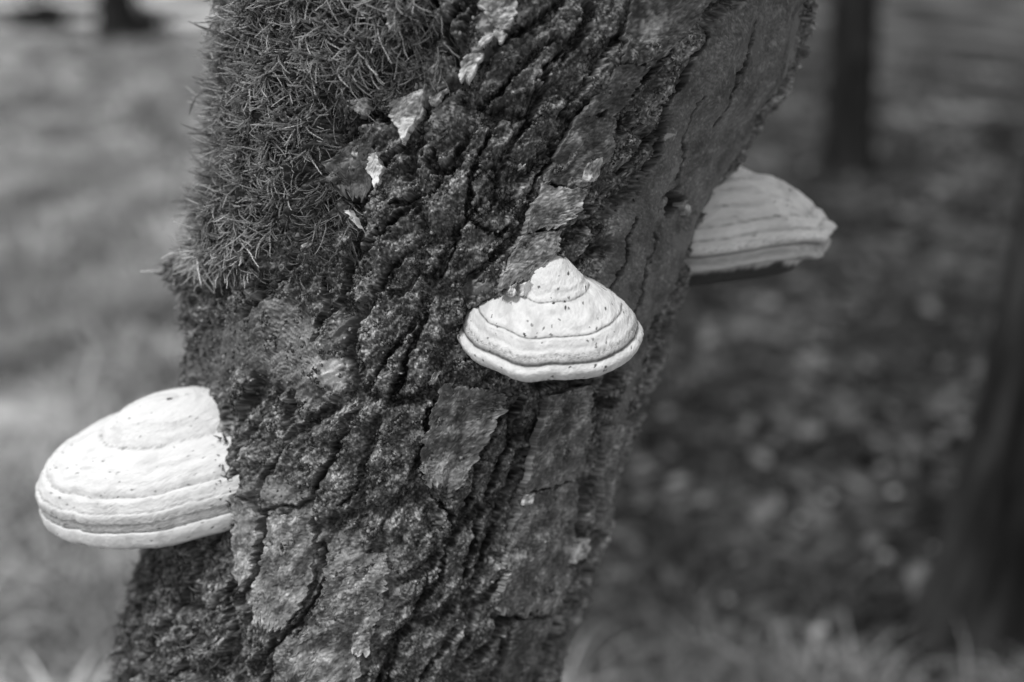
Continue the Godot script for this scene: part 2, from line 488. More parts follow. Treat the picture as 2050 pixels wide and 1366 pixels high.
	for j in nr:
		var q := profile(rows[j])
		var o := ORIGIN + ALONG * (rows[j] * 0.001)
		var k := j * nc
		for i in nc:
			var a := cols[i] / GIRTH
			var r := q.z + H[k]
			if i == nc - 1:
				r = q.z + H[j * nc]
			p[k] = o + Vector3((q.x + r * sin(a)) * 0.001, 0, 0) + FACE * ((r * cos(a) - (q.y - 1000.0)) * 0.001)
			k += 1
	part("trunk", sheet(p, nc, nr, tone), mat(1.0, 0.5, 0.45, true), tree)


# A plate of bark lying proud of the trunk between two edges (s, t lists from top to bottom). spots: [place, radius, shade].
func plate(tree: Node3D, left: PackedVector2Array, right: PackedVector2Array, lift: float, shade: float, m: Material, o := {}) -> void:
	var called: String = o.get("called", "bark_plate")
	var jag: float = 1.7 * o.get("jag", 1.6)
	var long := left[0].distance_to(left[-1])
	var wide := (left[0].distance_to(right[0]) + left[-1].distance_to(right[-1]) + left[left.size() / 2].distance_to(right[right.size() / 2])) / 3.0
	var nu := clampi(int(wide / 0.62), 12, 150)
	var nv := clampi(int(long / 0.62), 12, 220)
	var sd: float = o.get("seed", left[0].x * 7.0)
	var edge_lift: float = o.get("raise", 0.3)
	var blunt: float = o.get("blunt", 0.08)
	var sink: float = o.get("sink", 2.9)
	var curl_l: float = o.get("left", 1.0)
	var curl_r: float = o.get("right", 1.0)
	var curl_t: float = o.get("top", 0.0)
	var curl_b: float = o.get("bottom", 1.0)
	var p := PackedVector3Array()
	var c := PackedFloat32Array()
	var eu := nu + 4
	var ev := nv + 4
	for jj in ev:
		var j := clampi(jj - 2, 0, nv - 1)
		for ii in eu:
			var i := clampi(ii - 2, 0, nu - 1)
			var u := float(i) / (nu - 1)
			var v := float(j) / (nv - 1)
			# ragged ends
			var vv := lerpf(jag * 1.2 * n_edge.get_noise_2d(u * wide * 1.5 + sd, 3.0) / long, 1.0 + jag * 1.8 * n_edge.get_noise_2d(u * wide * 1.5 + sd, 77.0) / long, v)
			var x := clampf(vv, 0.0, 1.0) * (left.size() - 1)
			var kk := mini(int(x), left.size() - 2)
			var f := x - kk
			var a := left[kk].lerp(left[kk + 1], f)
			var b := right[kk].lerp(right[kk + 1], f)
			if vv > 1.0:
				a += (left[-1] - left[-2]).normalized() * (vv - 1.0) * long
				b += (right[-1] - right[-2]).normalized() * (vv - 1.0) * long
			if vv < 0.0:
				a -= (left[1] - left[0]).normalized() * -vv * long * -1.0
				b -= (right[1] - right[0]).normalized() * -vv * long * -1.0
			a.x += jag * n_edge.get_noise_2d(v * long * 1.4, sd)
			b.x += jag * n_edge.get_noise_2d(v * long * 1.4, sd + 40.0)
			# rounded corners
			var wide_here := 1.0 - blunt * (exp(-v * long / 3.5) + exp(-(1.0 - v) * long / 3.5))
			var q := a.lerp(b, 0.5 + (u - 0.5) * wide_here)
			var dl := u * wide
			var dr := (1.0 - u) * wide
			var dt := v * long
			var db := (1.0 - v) * long
			var ln := n_len.get_noise_2d(q.x * 0.55 + sd, q.y * 2.0)
			var fine := n_fine.get_noise_2d(q.x + sd, q.y)
			var fleck := n_fleck.get_noise_2d(q.x + sd, q.y)
			var h := lift + 1.1 * n_soft.get_noise_2d(q.x, q.y + sd) + sink * n_soft.get_noise_2d(q.x * 1.6 + sd, q.y * 1.1) + 0.5 * ln + 0.3 * fine + 0.45 * fleck + edge_lift
			h += curl_l * exp(-dl / 2.2) * (0.8 + n_soft.get_noise_2d(q.y * 2.5, sd)) + curl_r * exp(-dr / 2.2) * (0.8 + n_soft.get_noise_2d(q.y * 2.5, sd + 9.0))
			h += curl_t * exp(-dt / 2.5) + curl_b * exp(-db / 2.5) * (0.8 + n_soft.get_noise_2d(q.x * 2.5, sd + 5.0))
			h += 4.5 * folds_at(q.x, q.y)
			var ring := maxi(maxi(1 - ii, ii - (eu - 2)), maxi(1 - jj, jj - (ev - 2)))
			if ring >= 1:
				h -= 8.0
			elif ii < 2 or jj < 2 or ii > eu - 3 or jj > ev - 3:
				h -= 0.9
			var g := shade * 0.95 * exp(1.4 * n_tone.get_noise_2d(q.x * 1.3 + sd, q.y * 1.3) + 0.9 * ln + 1.25 * fleck + 0.5 * fine)
			g *= 1.0 - 0.65 * smoothstep(0.35, 0.6, n_len.get_noise_2d(q.x * 0.2 + 70.0, q.y * 1.9))
			var speck := n_gran.get_noise_2d(q.x, q.y) + 1.0
			g = lerpf(g, 0.04, smoothstep(0.15, 0.45, n_tone.get_noise_2d(q.x * 2.2 + 300.0, q.y * 2.2)) * smoothstep(0.7, 0.3, speck) * 0.7)
			var e := minf(minf(dl, dr), db)
			g += shade * 0.9 * exp(-e / 0.9) * o.get("rim", 0.6)
			for sp in o.get("spots", []):
				var d: float = q.distance_to(sp[0]) / sp[1] + 0.8 * n_tone.get_noise_2d(q.x * 4.0, q.y * 4.0)
				g = lerpf(g, sp[2] * exp(0.3 * fine + 0.5 * ln + 0.5 * fleck), 1.0 - smoothstep(0.5, 1.0, d))
			p.append(on_trunk(q.x, q.y, h))
			c.append(clampf(g, 0.015, 0.85))
	part(called, sheet(p, eu, ev, c, true), m, tree)


var n_folds: FastNoiseLite
func folds_at(s: float, t: float) -> float:
	return 1.5 * n_folds.get_noise_2d(s, t)


# ---------------------------------------------------------------- fungi

# A hoof-shaped bracket. line: the section from the top down over the lip to the underside as [place 0..1, reach 0..1, height 0..1];
# marks: [place, width, shade, share] growth lines and dark lip bands; steps of the outline live in the line itself.
func bracket(called: String, label: String, at: Vector3, out: Vector3, tip: float, half_w: float, reach: float, high: float, line: Array, marks: Array, o: Dictionary) -> void:
	var sd: int = o.get("seed", 1)
	var nu := 380
	var nv := 300
	var wob := noise(sd, 0.9, 3)
	var slow := noise(sd + 1, 1.6, 2)
	var mott := noise(sd + 2, 14.0, 4)
	var pits := cells(sd + 3, 3.2, FastNoiseLite.RETURN_DISTANCE)
	var pick := cells(sd + 3, 3.2, FastNoiseLite.RETURN_CELL_VALUE)
	var rough := noise(sd + 4, 3.0, 4)
	var root := base(called, at, label, "bracket fungus")
	var z := (out - Vector3.UP * out.y).normalized()
	var x := Vector3.UP.cross(z)
	var turn := Basis(x, Vector3.UP, z) * Basis(Vector3.RIGHT, deg_to_rad(tip)) * Basis(Vector3.BACK, deg_to_rad(o.get("roll", 0.0)))
	root.basis = turn
	var cap_end: float = o.get("cap_end", 0.76)
	var lip_end: float = o.get("lip_end", 0.93)
	var span: float = o.get("span", 118.0)
	var p := PackedVector3Array()
	var c := PackedFloat32Array()
	p.resize(nu * nv)
	c.resize(nu * nv)
	var row_cap := 0
	var row_lip := 0
	for j in nv:
		var w0 := float(j) / (nv - 1)
		if w0 <= cap_end:
			row_cap = j
		if w0 <= lip_end:
			row_lip = j
		for i in nu:
			var th := deg_to_rad(lerpf(-span, span, float(i) / (nu - 1)))
			# the growth lines wander
			var ease := smoothstep(0.0, 0.12, w0) * smoothstep(1.0, 0.9, w0)
			var w: float = w0 + ease * (0.014 * wob.get_noise_2d(th * 3.0, w0 * 2.0) + 0.008 * wob.get_noise_2d(th * 14.0, w0 * 6.0 + 9.0) + o.get("tilt", 0.0) * th * 0.02)
			var k := 1
			while k < line.size() - 1 and line[k][0] < w:
				k += 1
			var a: Array = line[k - 1]
			var b: Array = line[k]
			var pa: Array = line[maxi(k - 2, 0)]
			var pb: Array = line[mini(k + 1, line.size() - 1)]
			var f := clampf((w - a[0]) / (b[0] - a[0]), 0.0, 1.0)
			var rho: float = cubic_interpolate_in_time(a[1], b[1], pa[1], pb[1], f, b[0] - a[0], pa[0] - a[0], pb[0] - a[0])
			var hh: float = cubic_interpolate_in_time(a[2], b[2], pa[2], pb[2], f, b[0] - a[0], pa[0] - a[0], pb[0] - a[0])
			var bump: float = 1.0 + o.get("wave", 0.05) * slow.get_noise_2d(th * 1.3, 0.0) + 0.25 * o.get("wave", 0.05) * wob.get_noise_2d(th * 5.0, w0 * 1.5)
			for d in o.get("dents", []):
				bump -= d[2] * exp(-pow((th - d[0]) / d[1], 2.0)) * smoothstep(0.5, 0.8, w0)
			var side: float = sin(th)
			var front: float = cos(th)
			var sq: float = o.get("square", 0.0)
			var fl := pow(maxf(absf(side), absf(front)), sq)
			var px: float = half_w * side * rho * bump / maxf(fl, 0.5) + o.get("lean", 0.0) * hh * high
			var pz: float = reach * front * rho * bump / maxf(fl, 0.5) - o.get("back", 0.0) * maxf(hh, 0.0) * high
			var py: float = high * (hh + o.get("wave", 0.05) * slow.get_noise_2d(th * 1.5, 40.0) * smoothstep(0.1, 0.5, w0) * smoothstep(1.02, 0.95, w0) + o.get("droop", 0.0) * (1.0 - front) * rho)
			# fine relief
			var u := th * half_w * rho
			var v := w0 * (high + reach)
			var rel: float = (0.3 * rough.get_noise_2d(u, v) + o.get("lumps", 0.45) * mott.get_noise_2d(u * 1.0 + 9.0, v * 1.6)) * smoothstep(1.0, 0.9, w0)
			var band := sin(w * 95.0 + 2.0 * wob.get_noise_2d(th * 2.0, w * 5.0))
			rel += 0.22 * band * smoothstep(0.15, 0.3, w0)
			px += side * rel * 0.7
			pz += front * rel * 0.7
			py += rel * 0.7
			# colour
			var g: float = o.get("shade", 0.78)
			g *= 1.0 + 0.10 * mott.get_noise_2d(u, v) + 0.10 * rough.get_noise_2d(u * 1.5, v * 1.5)
			g -= o.get("bands", 0.07) * (0.5 + 0.5 * band) * (0.6 + 0.8 * mott.get_noise_2d(u, v * 0.3)) * smoothstep(0.2, 0.6, w0)
			g *= 1.0 - o.get("dingy", 0.2) * smoothstep(0.0, 0.5, mott.get_noise_2d(u * 0.7 + 50.0, v * 0.9)) 
			for m in marks:
				var dw: float = (w - m[0]) / m[1]
				var broken: float = clampf(m[3] + 0.9 * m[4] * rough.get_noise_2d(u * 0.9 + m[0] * 900.0, v * 0.5), 0.0, 1.0)
				if dw > -3.0 and dw < 3.0:
					g = lerpf(g, m[2], broken * exp(-dw * dw * (1.0 if dw > 0.0 else m[5])))
			# fine dark specks in a belt above the last groove
			var belt: float = smoothstep(cap_end - 0.11, cap_end - 0.04, w) * smoothstep(cap_end + 0.01, cap_end - 0.02, w)
			g = lerpf(g, 0.2, belt * o.get("belt", 0.7) * smoothstep(0.12, 0.3, rough.get_noise_2d(u * 3.4, v * 3.4)))
			if w0 < lip_end:
				var pit := pits.get_noise_2d(u, v) + 1.0
				var pk := pick.get_noise_2d(u, v)
				if pk > o.get("pits", 0.72) and mott.get_noise_2d(u * 0.8 + 20.0, v) > -0.15:
					var big: float = 0.06 + 0.9 * absf(fmod(pk * 37.0, 1.0)) * 0.22
					g = lerpf(g, 0.05 + 0.25 * absf(fmod(pk * 91.0, 1.0)), smoothstep(big + 0.1, big, pit))
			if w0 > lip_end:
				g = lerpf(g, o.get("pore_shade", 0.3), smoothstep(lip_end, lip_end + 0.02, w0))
			p[j * nu + i] = Vector3(px, py, pz) * 0.001
			c[j * nu + i] = clampf(g, 0.03, 0.88)
	var m := mat(1.0, 0.72, 0.3, true)
	part("cap", sheet(p, nu, nv, c, false, 0, row_cap), m, root)
	part("rounded_margin", sheet(p, nu, nv, c, false, row_cap, row_lip), m, root)
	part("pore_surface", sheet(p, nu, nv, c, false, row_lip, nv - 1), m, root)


# ---------------------------------------------------------------- moss

# A triangle wound so that its front agrees with the normals it is given.
func facet(st: SurfaceTool, a: Vector3, b: Vector3, c: Vector3, na: Vector3, nb: Vector3, nc_: Vector3) -> void:
	if (b - a).cross(c - a).dot(na + nb + nc_) > 0.0:
		var v := b
		b = c
		c = v
		v = nb
		nb = nc_
		nc_ = v
	st.set_normal(na)
	st.add_vertex(a)
	st.set_normal(nb)
	st.add_vertex(b)
	st.set_normal(nc_)
	st.add_vertex(c)


# One shoot: a bent, tapering stem with small leaves pressed along it; grows up +Y, bends to -Z.
func shoot(sd: int, length: float, bend: float, leaves: int, leaf: float) -> ArrayMesh:
	var r := RandomNumberGenerator.new()
	r.seed = sd
	var st := SurfaceTool.new()
	st.begin(Mesh.PRIMITIVE_TRIANGLES)
	var pts := PackedVector3Array()
	var dir := Vector3.UP
	var at := Vector3.ZERO
	var n := 9
	var side := r.randf_range(-0.5, 0.5)
	for k in n + 1:
		pts.append(at)
		dir = (dir + Vector3(side * 0.45 + r.randf_range(-0.3, 0.3), 0, -bend / n + r.randf_range(-0.3, 0.3))).normalized()
		at += dir * length / n
	var stem := 0.00038
	for k in n:
		var f0 := 1.0 - 0.75 * k / n
		var f1 := 1.0 - 0.75 * (k + 1) / n
		var d := (pts[k + 1] - pts[k]).normalized()
		var e1 := d.cross(Vector3(0.3, 0.2, 0.9)).normalized()
		var e2 := d.cross(e1)
		for q in 4:
			var a0 := TAU * q / 4
			var a1 := TAU * (q + 1) / 4
			var v0 := e1 * cos(a0) + e2 * sin(a0)
			var v1 := e1 * cos(a1) + e2 * sin(a1)
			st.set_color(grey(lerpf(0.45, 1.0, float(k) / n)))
			facet(st, pts[k] + v0 * stem * f0, pts[k + 1] + v0 * stem * f1, pts[k] + v1 * stem * f0, v0, v0, v1)
			facet(st, pts[k] + v1 * stem * f0, pts[k + 1] + v0 * stem * f1, pts[k + 1] + v1 * stem * f1, v1, v0, v1)
	leaves = leaves * 2
	for k in leaves:
		var f := 0.05 + 0.95 * float(k) / leaves
		var x := f * n
		var i := mini(int(x), n - 1)
		var c := pts[i].lerp(pts[i + 1], x - i)
		var d := (pts[i + 1] - pts[i]).normalized()
		var e1 := d.cross(Vector3(0.3, 0.2, 0.9)).normalized()
		var e2 := d.cross(e1)
		var ang := k * 2.4 + r.randf_range(-0.3, 0.3)
		var o := e1 * cos(ang) + e2 * sin(ang)
		var tang := d.cross(o)
		var size := leaf * (1.0 - 0.55 * f) * r.randf_range(0.8, 1.2)
		var tip := c + d * size * 1.05 + o * size * r.randf_range(0.2, 0.44)
		var mid := c + d * size * 0.36 + o * size * 0.32
		var w := tang * size * 0.25
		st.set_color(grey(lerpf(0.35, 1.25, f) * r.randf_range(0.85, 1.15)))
		var up := (o - d * 0.4).normalized()
		facet(st, c, mid - w, mid + w, up, up, up)
		facet(st, mid - w, tip, mid + w, up, up, up)
	return st.commit()


func aim(at: Vector3, dir: Vector3, down: Vector3, roll: float, size: Vector3) -> Transform3D:
	var y := dir.normalized()
	var zz := -(down - y * down.dot(y)).normalized()
	var b := Basis(y.cross(zz), y, zz) * Basis(Vector3.UP, roll)
	return Transform3D(b.scaled_local(size), at)


# ---------------------------------------------------------------- the wood behind

func ground_height(x: float, z: float) -> float:
	return 0.035 * n_soft.get_noise_2d(x * 9.0, z * 9.0) + 0.12 * n_soft.get_noise_2d(x * 1.5 + 70.0, z * 1.5)


func tree_trunk(called: String, label: String, at: Vector3, r0: float, lean: Vector3, high: float, sd: int, shade: float) -> void:
	var root := base(called, at, label, "tree")
	var n := noise(sd, 0.05, 3)
	var lobes := noise(sd + 1, 0.5, 2)
	var p := PackedVector3Array()
	var c := PackedFloat32Array()
	var nu := 73
	var nv := 150
	for j in nv:
		var f := float(j) / (nv - 1)
		var y := high * f * f - 0.12
		var flare := 1.0 + 0.45 * exp(-maxf(y, 0.0) / (r0 * 1.1))
		for i in nu:
			var a := TAU * (i % (nu - 1)) / (nu - 1)
			var d := Vector3(cos(a), 0, sin(a))
			var rr := r0 * (1.0 - 0.35 * y / high) * (1.0 + (flare - 1.0) * (1.0 + 0.7 * lobes.get_noise_2d(cos(a), sin(a))))
			rr += 0.012 * n.get_noise_3d(d.x * 0.25, y * 0.3, d.z * 0.25)
			p.append(d * rr + Vector3.UP * y + lean * y)
			c.append(shade * exp(1.6 * n.get_noise_3d(d.x * 0.12 + 9.0, y * 0.18, d.z * 0.12)))
	part("trunk", sheet(p, nu, nv, c), mat(1.0, 0.85, 0.3, true), root)


func blade_tuft(sd: int, count: int, tall: float, wide: float, spread: float) -> ArrayMesh:
	var r := RandomNumberGenerator.new()
	r.seed = sd
	var st := SurfaceTool.new()
	st.begin(Mesh.PRIMITIVE_TRIANGLES)
	for k in count:
		var a := r.randf() * TAU
		var out := Vector3(cos(a), 0, sin(a))
		var side := Vector3(-out.z, 0, out.x)
		var at := out * r.randf() * 0.04
		var dir := (Vector3.UP + out * r.randf_range(0.1, spread)).normalized()
		var l := tall * r.randf_range(0.5, 1.2)
		var n := 6
		var g := r.randf_range(0.7, 1.2)
		for q in n:
			var nx := at + dir * l / n
			var w0 := wide * (1.0 - float(q) / n)
			var w1 := wide * (1.0 - float(q + 1) / n)
			st.set_color(grey(g))
			var up := dir.cross(side).normalized()
			facet(st, at - side * w0, nx - side * w1, at + side * w0, up, up, up)
			facet(st, at + side * w0, nx - side * w1, nx + side * w1, up, up, up)
			at = nx
			dir = (dir + Vector3.DOWN * r.randf_range(0.15, 0.5) + out * 0.12 + side * r.randf_range(-0.12, 0.12)).normalized()
	return st.commit()


func leaf_mesh(sd: int) -> ArrayMesh:
	var r := RandomNumberGenerator.new()
	r.seed = sd
	var p := PackedVector3Array()
	var nu := 5
	var nv := 8
	for j in nv:
		var f := float(j) / (nv - 1)
		var w := 0.5 * sin(PI * pow(f, 0.8)) * 0.75
		for i in nu:
			var u := (float(i) / (nu - 1)) * 2.0 - 1.0
			p.append(Vector3(u * w, 0.16 * u * u * w * 2.0 + 0.12 * sin(f * 4.0 + sd), f - 0.5))
	return sheet(p, nu, nv, PackedFloat32Array(), true)


func _ready() -> void:
	# ---- camera, sky, sun, exposure
	var cam := Camera3D.new()
	cam.name = "camera"
	var lens := CameraAttributesPhysical.new()
	lens.frustum_focal_length = 72.92
	lens.frustum_focus_distance = 0.845
	lens.exposure_aperture = 4.0
	lens.frustum_near = 0.05
	lens.frustum_far = 400.0
	cam.attributes = lens
	cam.position = Vector3(0, 1.15, 0)
	cam.rotation_degrees = Vector3(-17, 0, 0)
	add_child(cam)
	cam.fov = 26.98
	cam.near = 0.05
	cam.far = 400.0
	var sky_mat := ProceduralSkyMaterial.new()
	sky_mat.sky_top_color = grey(0.94)
	sky_mat.sky_horizon_color = grey(0.60)
	sky_mat.sky_curve = 0.6
	sky_mat.ground_horizon_color = grey(0.30)
	sky_mat.ground_bottom_color = grey(0.16)
	var sky := Sky.new()
	sky.sky_material = sky_mat
	var env := Environment.new()
	env.background_mode = Environment.BG_SKY
	env.sky = sky
	env.background_energy_multiplier = 0.62
	env.tonemap_mode = Environment.TONE_MAPPER_LINEAR
	env.tonemap_exposure = 1.5
	env.sdfgi_enabled = true
	env.ssao_enabled = true
	env.ssil_enabled = true
	var we := WorldEnvironment.new()
	we.name = "environment"
	we.environment = env
	add_child(we)
	var sun := DirectionalLight3D.new()
	sun.name = "sun"
	sun.light_energy = 0.5
	sun.light_angular_distance = 12.0
	sun.light_color = Color(1, 1, 1)
	sun.shadow_enabled = true
	sun.rotation_degrees = Vector3(-58, -46, 0)
	add_child(sun)

	rng.seed = 5
	n_edge = noise(31, 9.0, 4)
	n_fine = noise(32, 1.5, 2)
	n_tone = noise(33, 26.0, 4)
	n_len = noise(34, 3.4, 3)
	n_gran = cells(35, 2.0, FastNoiseLite.RETURN_DISTANCE)
	n_soft = noise(36, 22.0, 2)
	n_folds = noise(24, 60.0, 3)
	n_fleck = noise(37, 3.4, 4)
	n_fleck.fractal_gain = 0.75

	build_ground()
	background_trees()

	# ---- the leaning birch
	var tree := base("birch_tree", Vector3.ZERO, "leaning birch trunk in front with dark cracked bark, moss and pale bracket fungi", "tree")
	build_trunk(tree)
	bark_plates(tree)
	lichen_crumbs(tree)
	fungi()
	mosses()
	small_things()


func bark_plates(tree: Node3D) -> void:
	var m := mat(1.0, 0.55, 0.45, true)
	# the smooth strip that runs down to the middle fungus
	plate(tree, PackedVector2Array([Vector2(54.1, 200.5), Vector2(59.6, 177.3), Vector2(62, 159.4)]), PackedVector2Array([Vector2(105.8, 207), Vector2(95.5, 179.5), Vector2(81.4, 161.1)]), 4.5, 0.10, m, {"spots": [[Vector2(73.5, 180), 10.0, 0.36]], "bottom": 1.5})
	plate(tree, PackedVector2Array([Vector2(62, 158.4), Vector2(61.2, 145.4), Vector2(54.1, 132)]), PackedVector2Array([Vector2(80.6, 158.8), Vector2(78, 146.1), Vector2(74.8, 131.6)]), 4.2, 0.085, m, {"bottom": 2.0, "right": 1.6})
	plate(tree, PackedVector2Array([Vector2(54.1, 131.4), Vector2(51.5, 114.2), Vector2(49.9, 93.4)]), PackedVector2Array([Vector2(75.6, 131.1), Vector2(83.2, 110.3), Vector2(78, 92.8)]), 4.0, 0.11, m, {"spots": [[Vector2(82.4, 100.9), 5.0, 0.2]]})
	plate(tree, PackedVector2Array([Vector2(49.7, 92.8), Vector2(48.4, 77.7), Vector2(47.1, 63.1)]), PackedVector2Array([Vector2(76.9, 89.8), Vector2(74.8, 77.1), Vector2(71.2, 69.1)]), 4.6, 0.21, m, {"raise": 1.2, "sink": 1.6, "spots": [[Vector2(58.3, 84.4), 8.0, 0.42]], "bottom": 0.6, "right": 2.2})
	plate(tree, PackedVector2Array([Vector2(47.1, 62.8), Vector2(45.2, 47.9), Vector2(41.5, 30.7)]), PackedVector2Array([Vector2(71.2, 67.9), Vector2(70.9, 53.4), Vector2(60.2, 39.2)]), 4.4, 0.23, m, {"raise": 1.2, "sink": 1.6, "bottom": 1.0})
	# lower front
	plate(tree, PackedVector2Array([Vector2(22.9, -24.8), Vector2(20.3, -50.8), Vector2(21.1, -72.5), Vector2(29, -86.7)]), PackedVector2Array([Vector2(60.9, -31.2), Vector2(64.1, -42.1), Vector2(57.3, -70.7), Vector2(49.7, -93.5)]), 5.0, 0.13, m, {"bottom": 2.2, "right": 1.8, "jag": 2.4, "spots": [[Vector2(44.2, -83.8), 10.0, 0.17]]})
	plate(tree, PackedVector2Array([Vector2(94.2, -33.9), Vector2(93.2, -61.7), Vector2(97.6, -95.6)]), PackedVector2Array([Vector2(129.1, -27.7), Vector2(138, -53.9), Vector2(149.8, -89.3)]), 4.5, 0.14, m, {"jag": 1.4})
	plate(tree, PackedVector2Array([Vector2(98.2, -97.3), Vector2(100.8, -139.6), Vector2(101.8, -174)]), PackedVector2Array([Vector2(149.8, -90.9), Vector2(162.4, -132.7), Vector2(161.3, -182.2)]), 4.5, 0.15, m, {"jag": 2.4, "spots": [[Vector2(155.6, -138.7), 4.0, 0.36]]})
	plate(tree, PackedVector2Array([Vector2(119.4, -181.2), Vector2(125.4, -202.4), Vector2(128.8, -241)]), PackedVector2Array([Vector2(159.5, -184.4), Vector2(156.4, -204.1), Vector2(156.9, -246.5)]), 4.0, 0.10, m, {"jag": 2.0})
	plate(tree, PackedVector2Array([Vector2(155.3, -54.7), Vector2(167.6, -89), Vector2(193.1, -129.4)]), PackedVector2Array([Vector2(180.2, -55.9), Vector2(191.5, -90.9), Vector2(217.2, -132.4)]), 6.0, 0.15, m, {"jag": 1.4})
	plate(tree, PackedVector2Array([Vector2(-18.5, -130.6), Vector2(-15.3, -155.6), Vector2(-20.6, -187.7), Vector2(-22.9, -228.9)]), PackedVector2Array([Vector2(17.7, -130.5), Vector2(23.5, -154.2), Vector2(24.2, -189.4), Vector2(19, -228.8)]), 5.5, 0.19, m, {"jag": 2.6, "bottom": 1.5, "right": 2.0, "spots": [[Vector2(7.7, -135.1), 9.0, 0.26]]})
	plate(tree, PackedVector2Array([Vector2(-97.6, -95.6), Vector2(-90.3, -125.9), Vector2(-75.9, -152.1)]), PackedVector2Array([Vector2(-77.5, -105.8), Vector2(-68.5, -130.9), Vector2(-68.8, -150)]), 5.0, 0.22, m, {"jag": 2.6, "spots": [[Vector2(-84, -115.8), 8.0, 0.28]]})
	plate(tree, PackedVector2Array([Vector2(-68.8, -108.6), Vector2(-62.3, -133.7), Vector2(-61.5, -155.9), Vector2(-51.5, -176.1)]), PackedVector2Array([Vector2(-38.1, -106.7), Vector2(-29, -126.1), Vector2(-24.2, -154.2), Vector2(-32.4, -180.6)]), 5.0, 0.19, m, {"jag": 2.4, "bottom": 2.5, "spots": [[Vector2(-38.4, -173.7), 7.0, 0.24]]})
	plate(tree, PackedVector2Array([Vector2(-68.8, 115.6), Vector2(-80.9, 105.1), Vector2(-63.3, 85.5)]), PackedVector2Array([Vector2(-55.2, 124.6), Vector2(-50.2, 105), Vector2(-46.5, 84.9)]), 3.0, 0.10, m, {"jag": 2.4, "rim": 0.1})
	# pale flakes where the outer bark has peeled
	var w := mat(1.0, 0.6, 0.4, true)
	for f in [
		[[Vector2(-21.6, 198.6), Vector2(-14.8, 185.5), Vector2(-7.2, 174.4)], [Vector2(-0.4, 198.2), Vector2(2.5, 182.7), Vector2(1.7, 172.8)], 0.26, 3.5],
		[[Vector2(-7.2, 174.4), Vector2(-6.9, 169.7)], [Vector2(1.7, 173.3), Vector2(2.5, 168.1)], 0.55, 5.5],
		[[Vector2(-10.1, 172.9), Vector2(-12.7, 165.8)], [Vector2(-5.1, 172.3), Vector2(-8, 165)], 0.42, 4.0],
		[[Vector2(-17.7, 161.5), Vector2(-16.9, 149.4)], [Vector2(-6.4, 162.4), Vector2(-9, 146.6)], 0.5, 4.5],
		[[Vector2(-49.1, 137.9), Vector2(-47.3, 129.7), Vector2(-38.1, 119.8)], [Vector2(-29.8, 143.9), Vector2(-28.4, 129), Vector2(-33.4, 115.8)], 0.24, 5.0],
		[[Vector2(-43.6, 128.2), Vector2(-40.5, 122.1), Vector2(-34.5, 115.8)], [Vector2(-28.4, 128.8), Vector2(-31.6, 122.9), Vector2(-32.6, 115.2)], 0.52, 6.5],
		[[Vector2(-53.6, 109.3), Vector2(-52, 100.9), Vector2(-45, 91.5)], [Vector2(-48.1, 110.2), Vector2(-42.6, 101.1), Vector2(-43.1, 90.8)], 0.6, 4.5],
		[[Vector2(-56.8, 76.8), Vector2(-49.9, 70.8)], [Vector2(-54.9, 77.3), Vector2(-42.3, 65.4)], 0.5, 5.5],
		[[Vector2(-62.3, 187.6), Vector2(-60.2, 179)], [Vector2(-46.8, 190.6), Vector2(-53.9, 178)], 0.42, 4.5],
		[[Vector2(-73.8, 139.5), Vector2(-72, 136.6), Vector2(-63.8, 131.4)], [Vector2(-60.4, 141), Vector2(-60.2, 135.6), Vector2(-62.3, 130.8)], 0.30, 4.5],
		[[Vector2(-28.2, 138.5), Vector2(-26.9, 132.5)], [Vector2(-18.5, 144.1), Vector2(-20.3, 136.9)], 0.36, 4.5],
		[[Vector2(68.3, 104.4), Vector2(69.9, 95.3)], [Vector2(78, 108.9), Vector2(81.4, 95.9)], 0.24, 5.5],
		[[Vector2(9, -180), Vector2(13.8, -193.7)], [Vector2(22.4, -180.3), Vector2(24.8, -195.3)], 0.3, 8.0],
		[[Vector2(14.5, -18.7), Vector2(13.8, -23.8)], [Vector2(20.3, -17.8), Vector2(20.1, -25.1)], 0.25, 4.5],
		[[Vector2(157.1, -138.2), Vector2(159.5, -147.6)], [Vector2(176, -130.8), Vector2(172.6, -144.9)], 0.42, 6.0],
		[[Vector2(99.2, -98), Vector2(98.4, -103.1)], [Vector2(106.8, -96.2), Vector2(106, -104.9)], 0.3, 6.0],
		[[Vector2(46.5, 32.3), Vector2(47.3, 27.2)], [Vector2(51.2, 35), Vector2(52.3, 26.7)], 0.5, 7.0],
		[[Vector2(52.6, 33.2), Vector2(53.1, 26.1)], [Vector2(57.8, 36.8), Vector2(59.1, 25)], 0.55, 8.0],
		[[Vector2(156.1, 88.4), Vector2(157.7, 82.3)], [Vector2(165, 90.4), Vector2(168.9, 81.9)], 0.22, 4.0],
		[[Vector2(33.4, 103.1), Vector2(33.4, 100.3)], [Vector2(36.3, 104.3), Vector2(37.9, 99.9)], 0.3, 4.5],
	]:
		plate(tree, PackedVector2Array(f[0]), PackedVector2Array(f[1]), f[3], f[2] * 1.5, w, {"called": "bark_flake", "jag": 1.5, "rim": 0.1, "bottom": 1.8, "sink": 1.8, "blunt": 0.25, "raise": 1.4,  "seed": f[0][0].x * 3.0 + f[0][0].y})


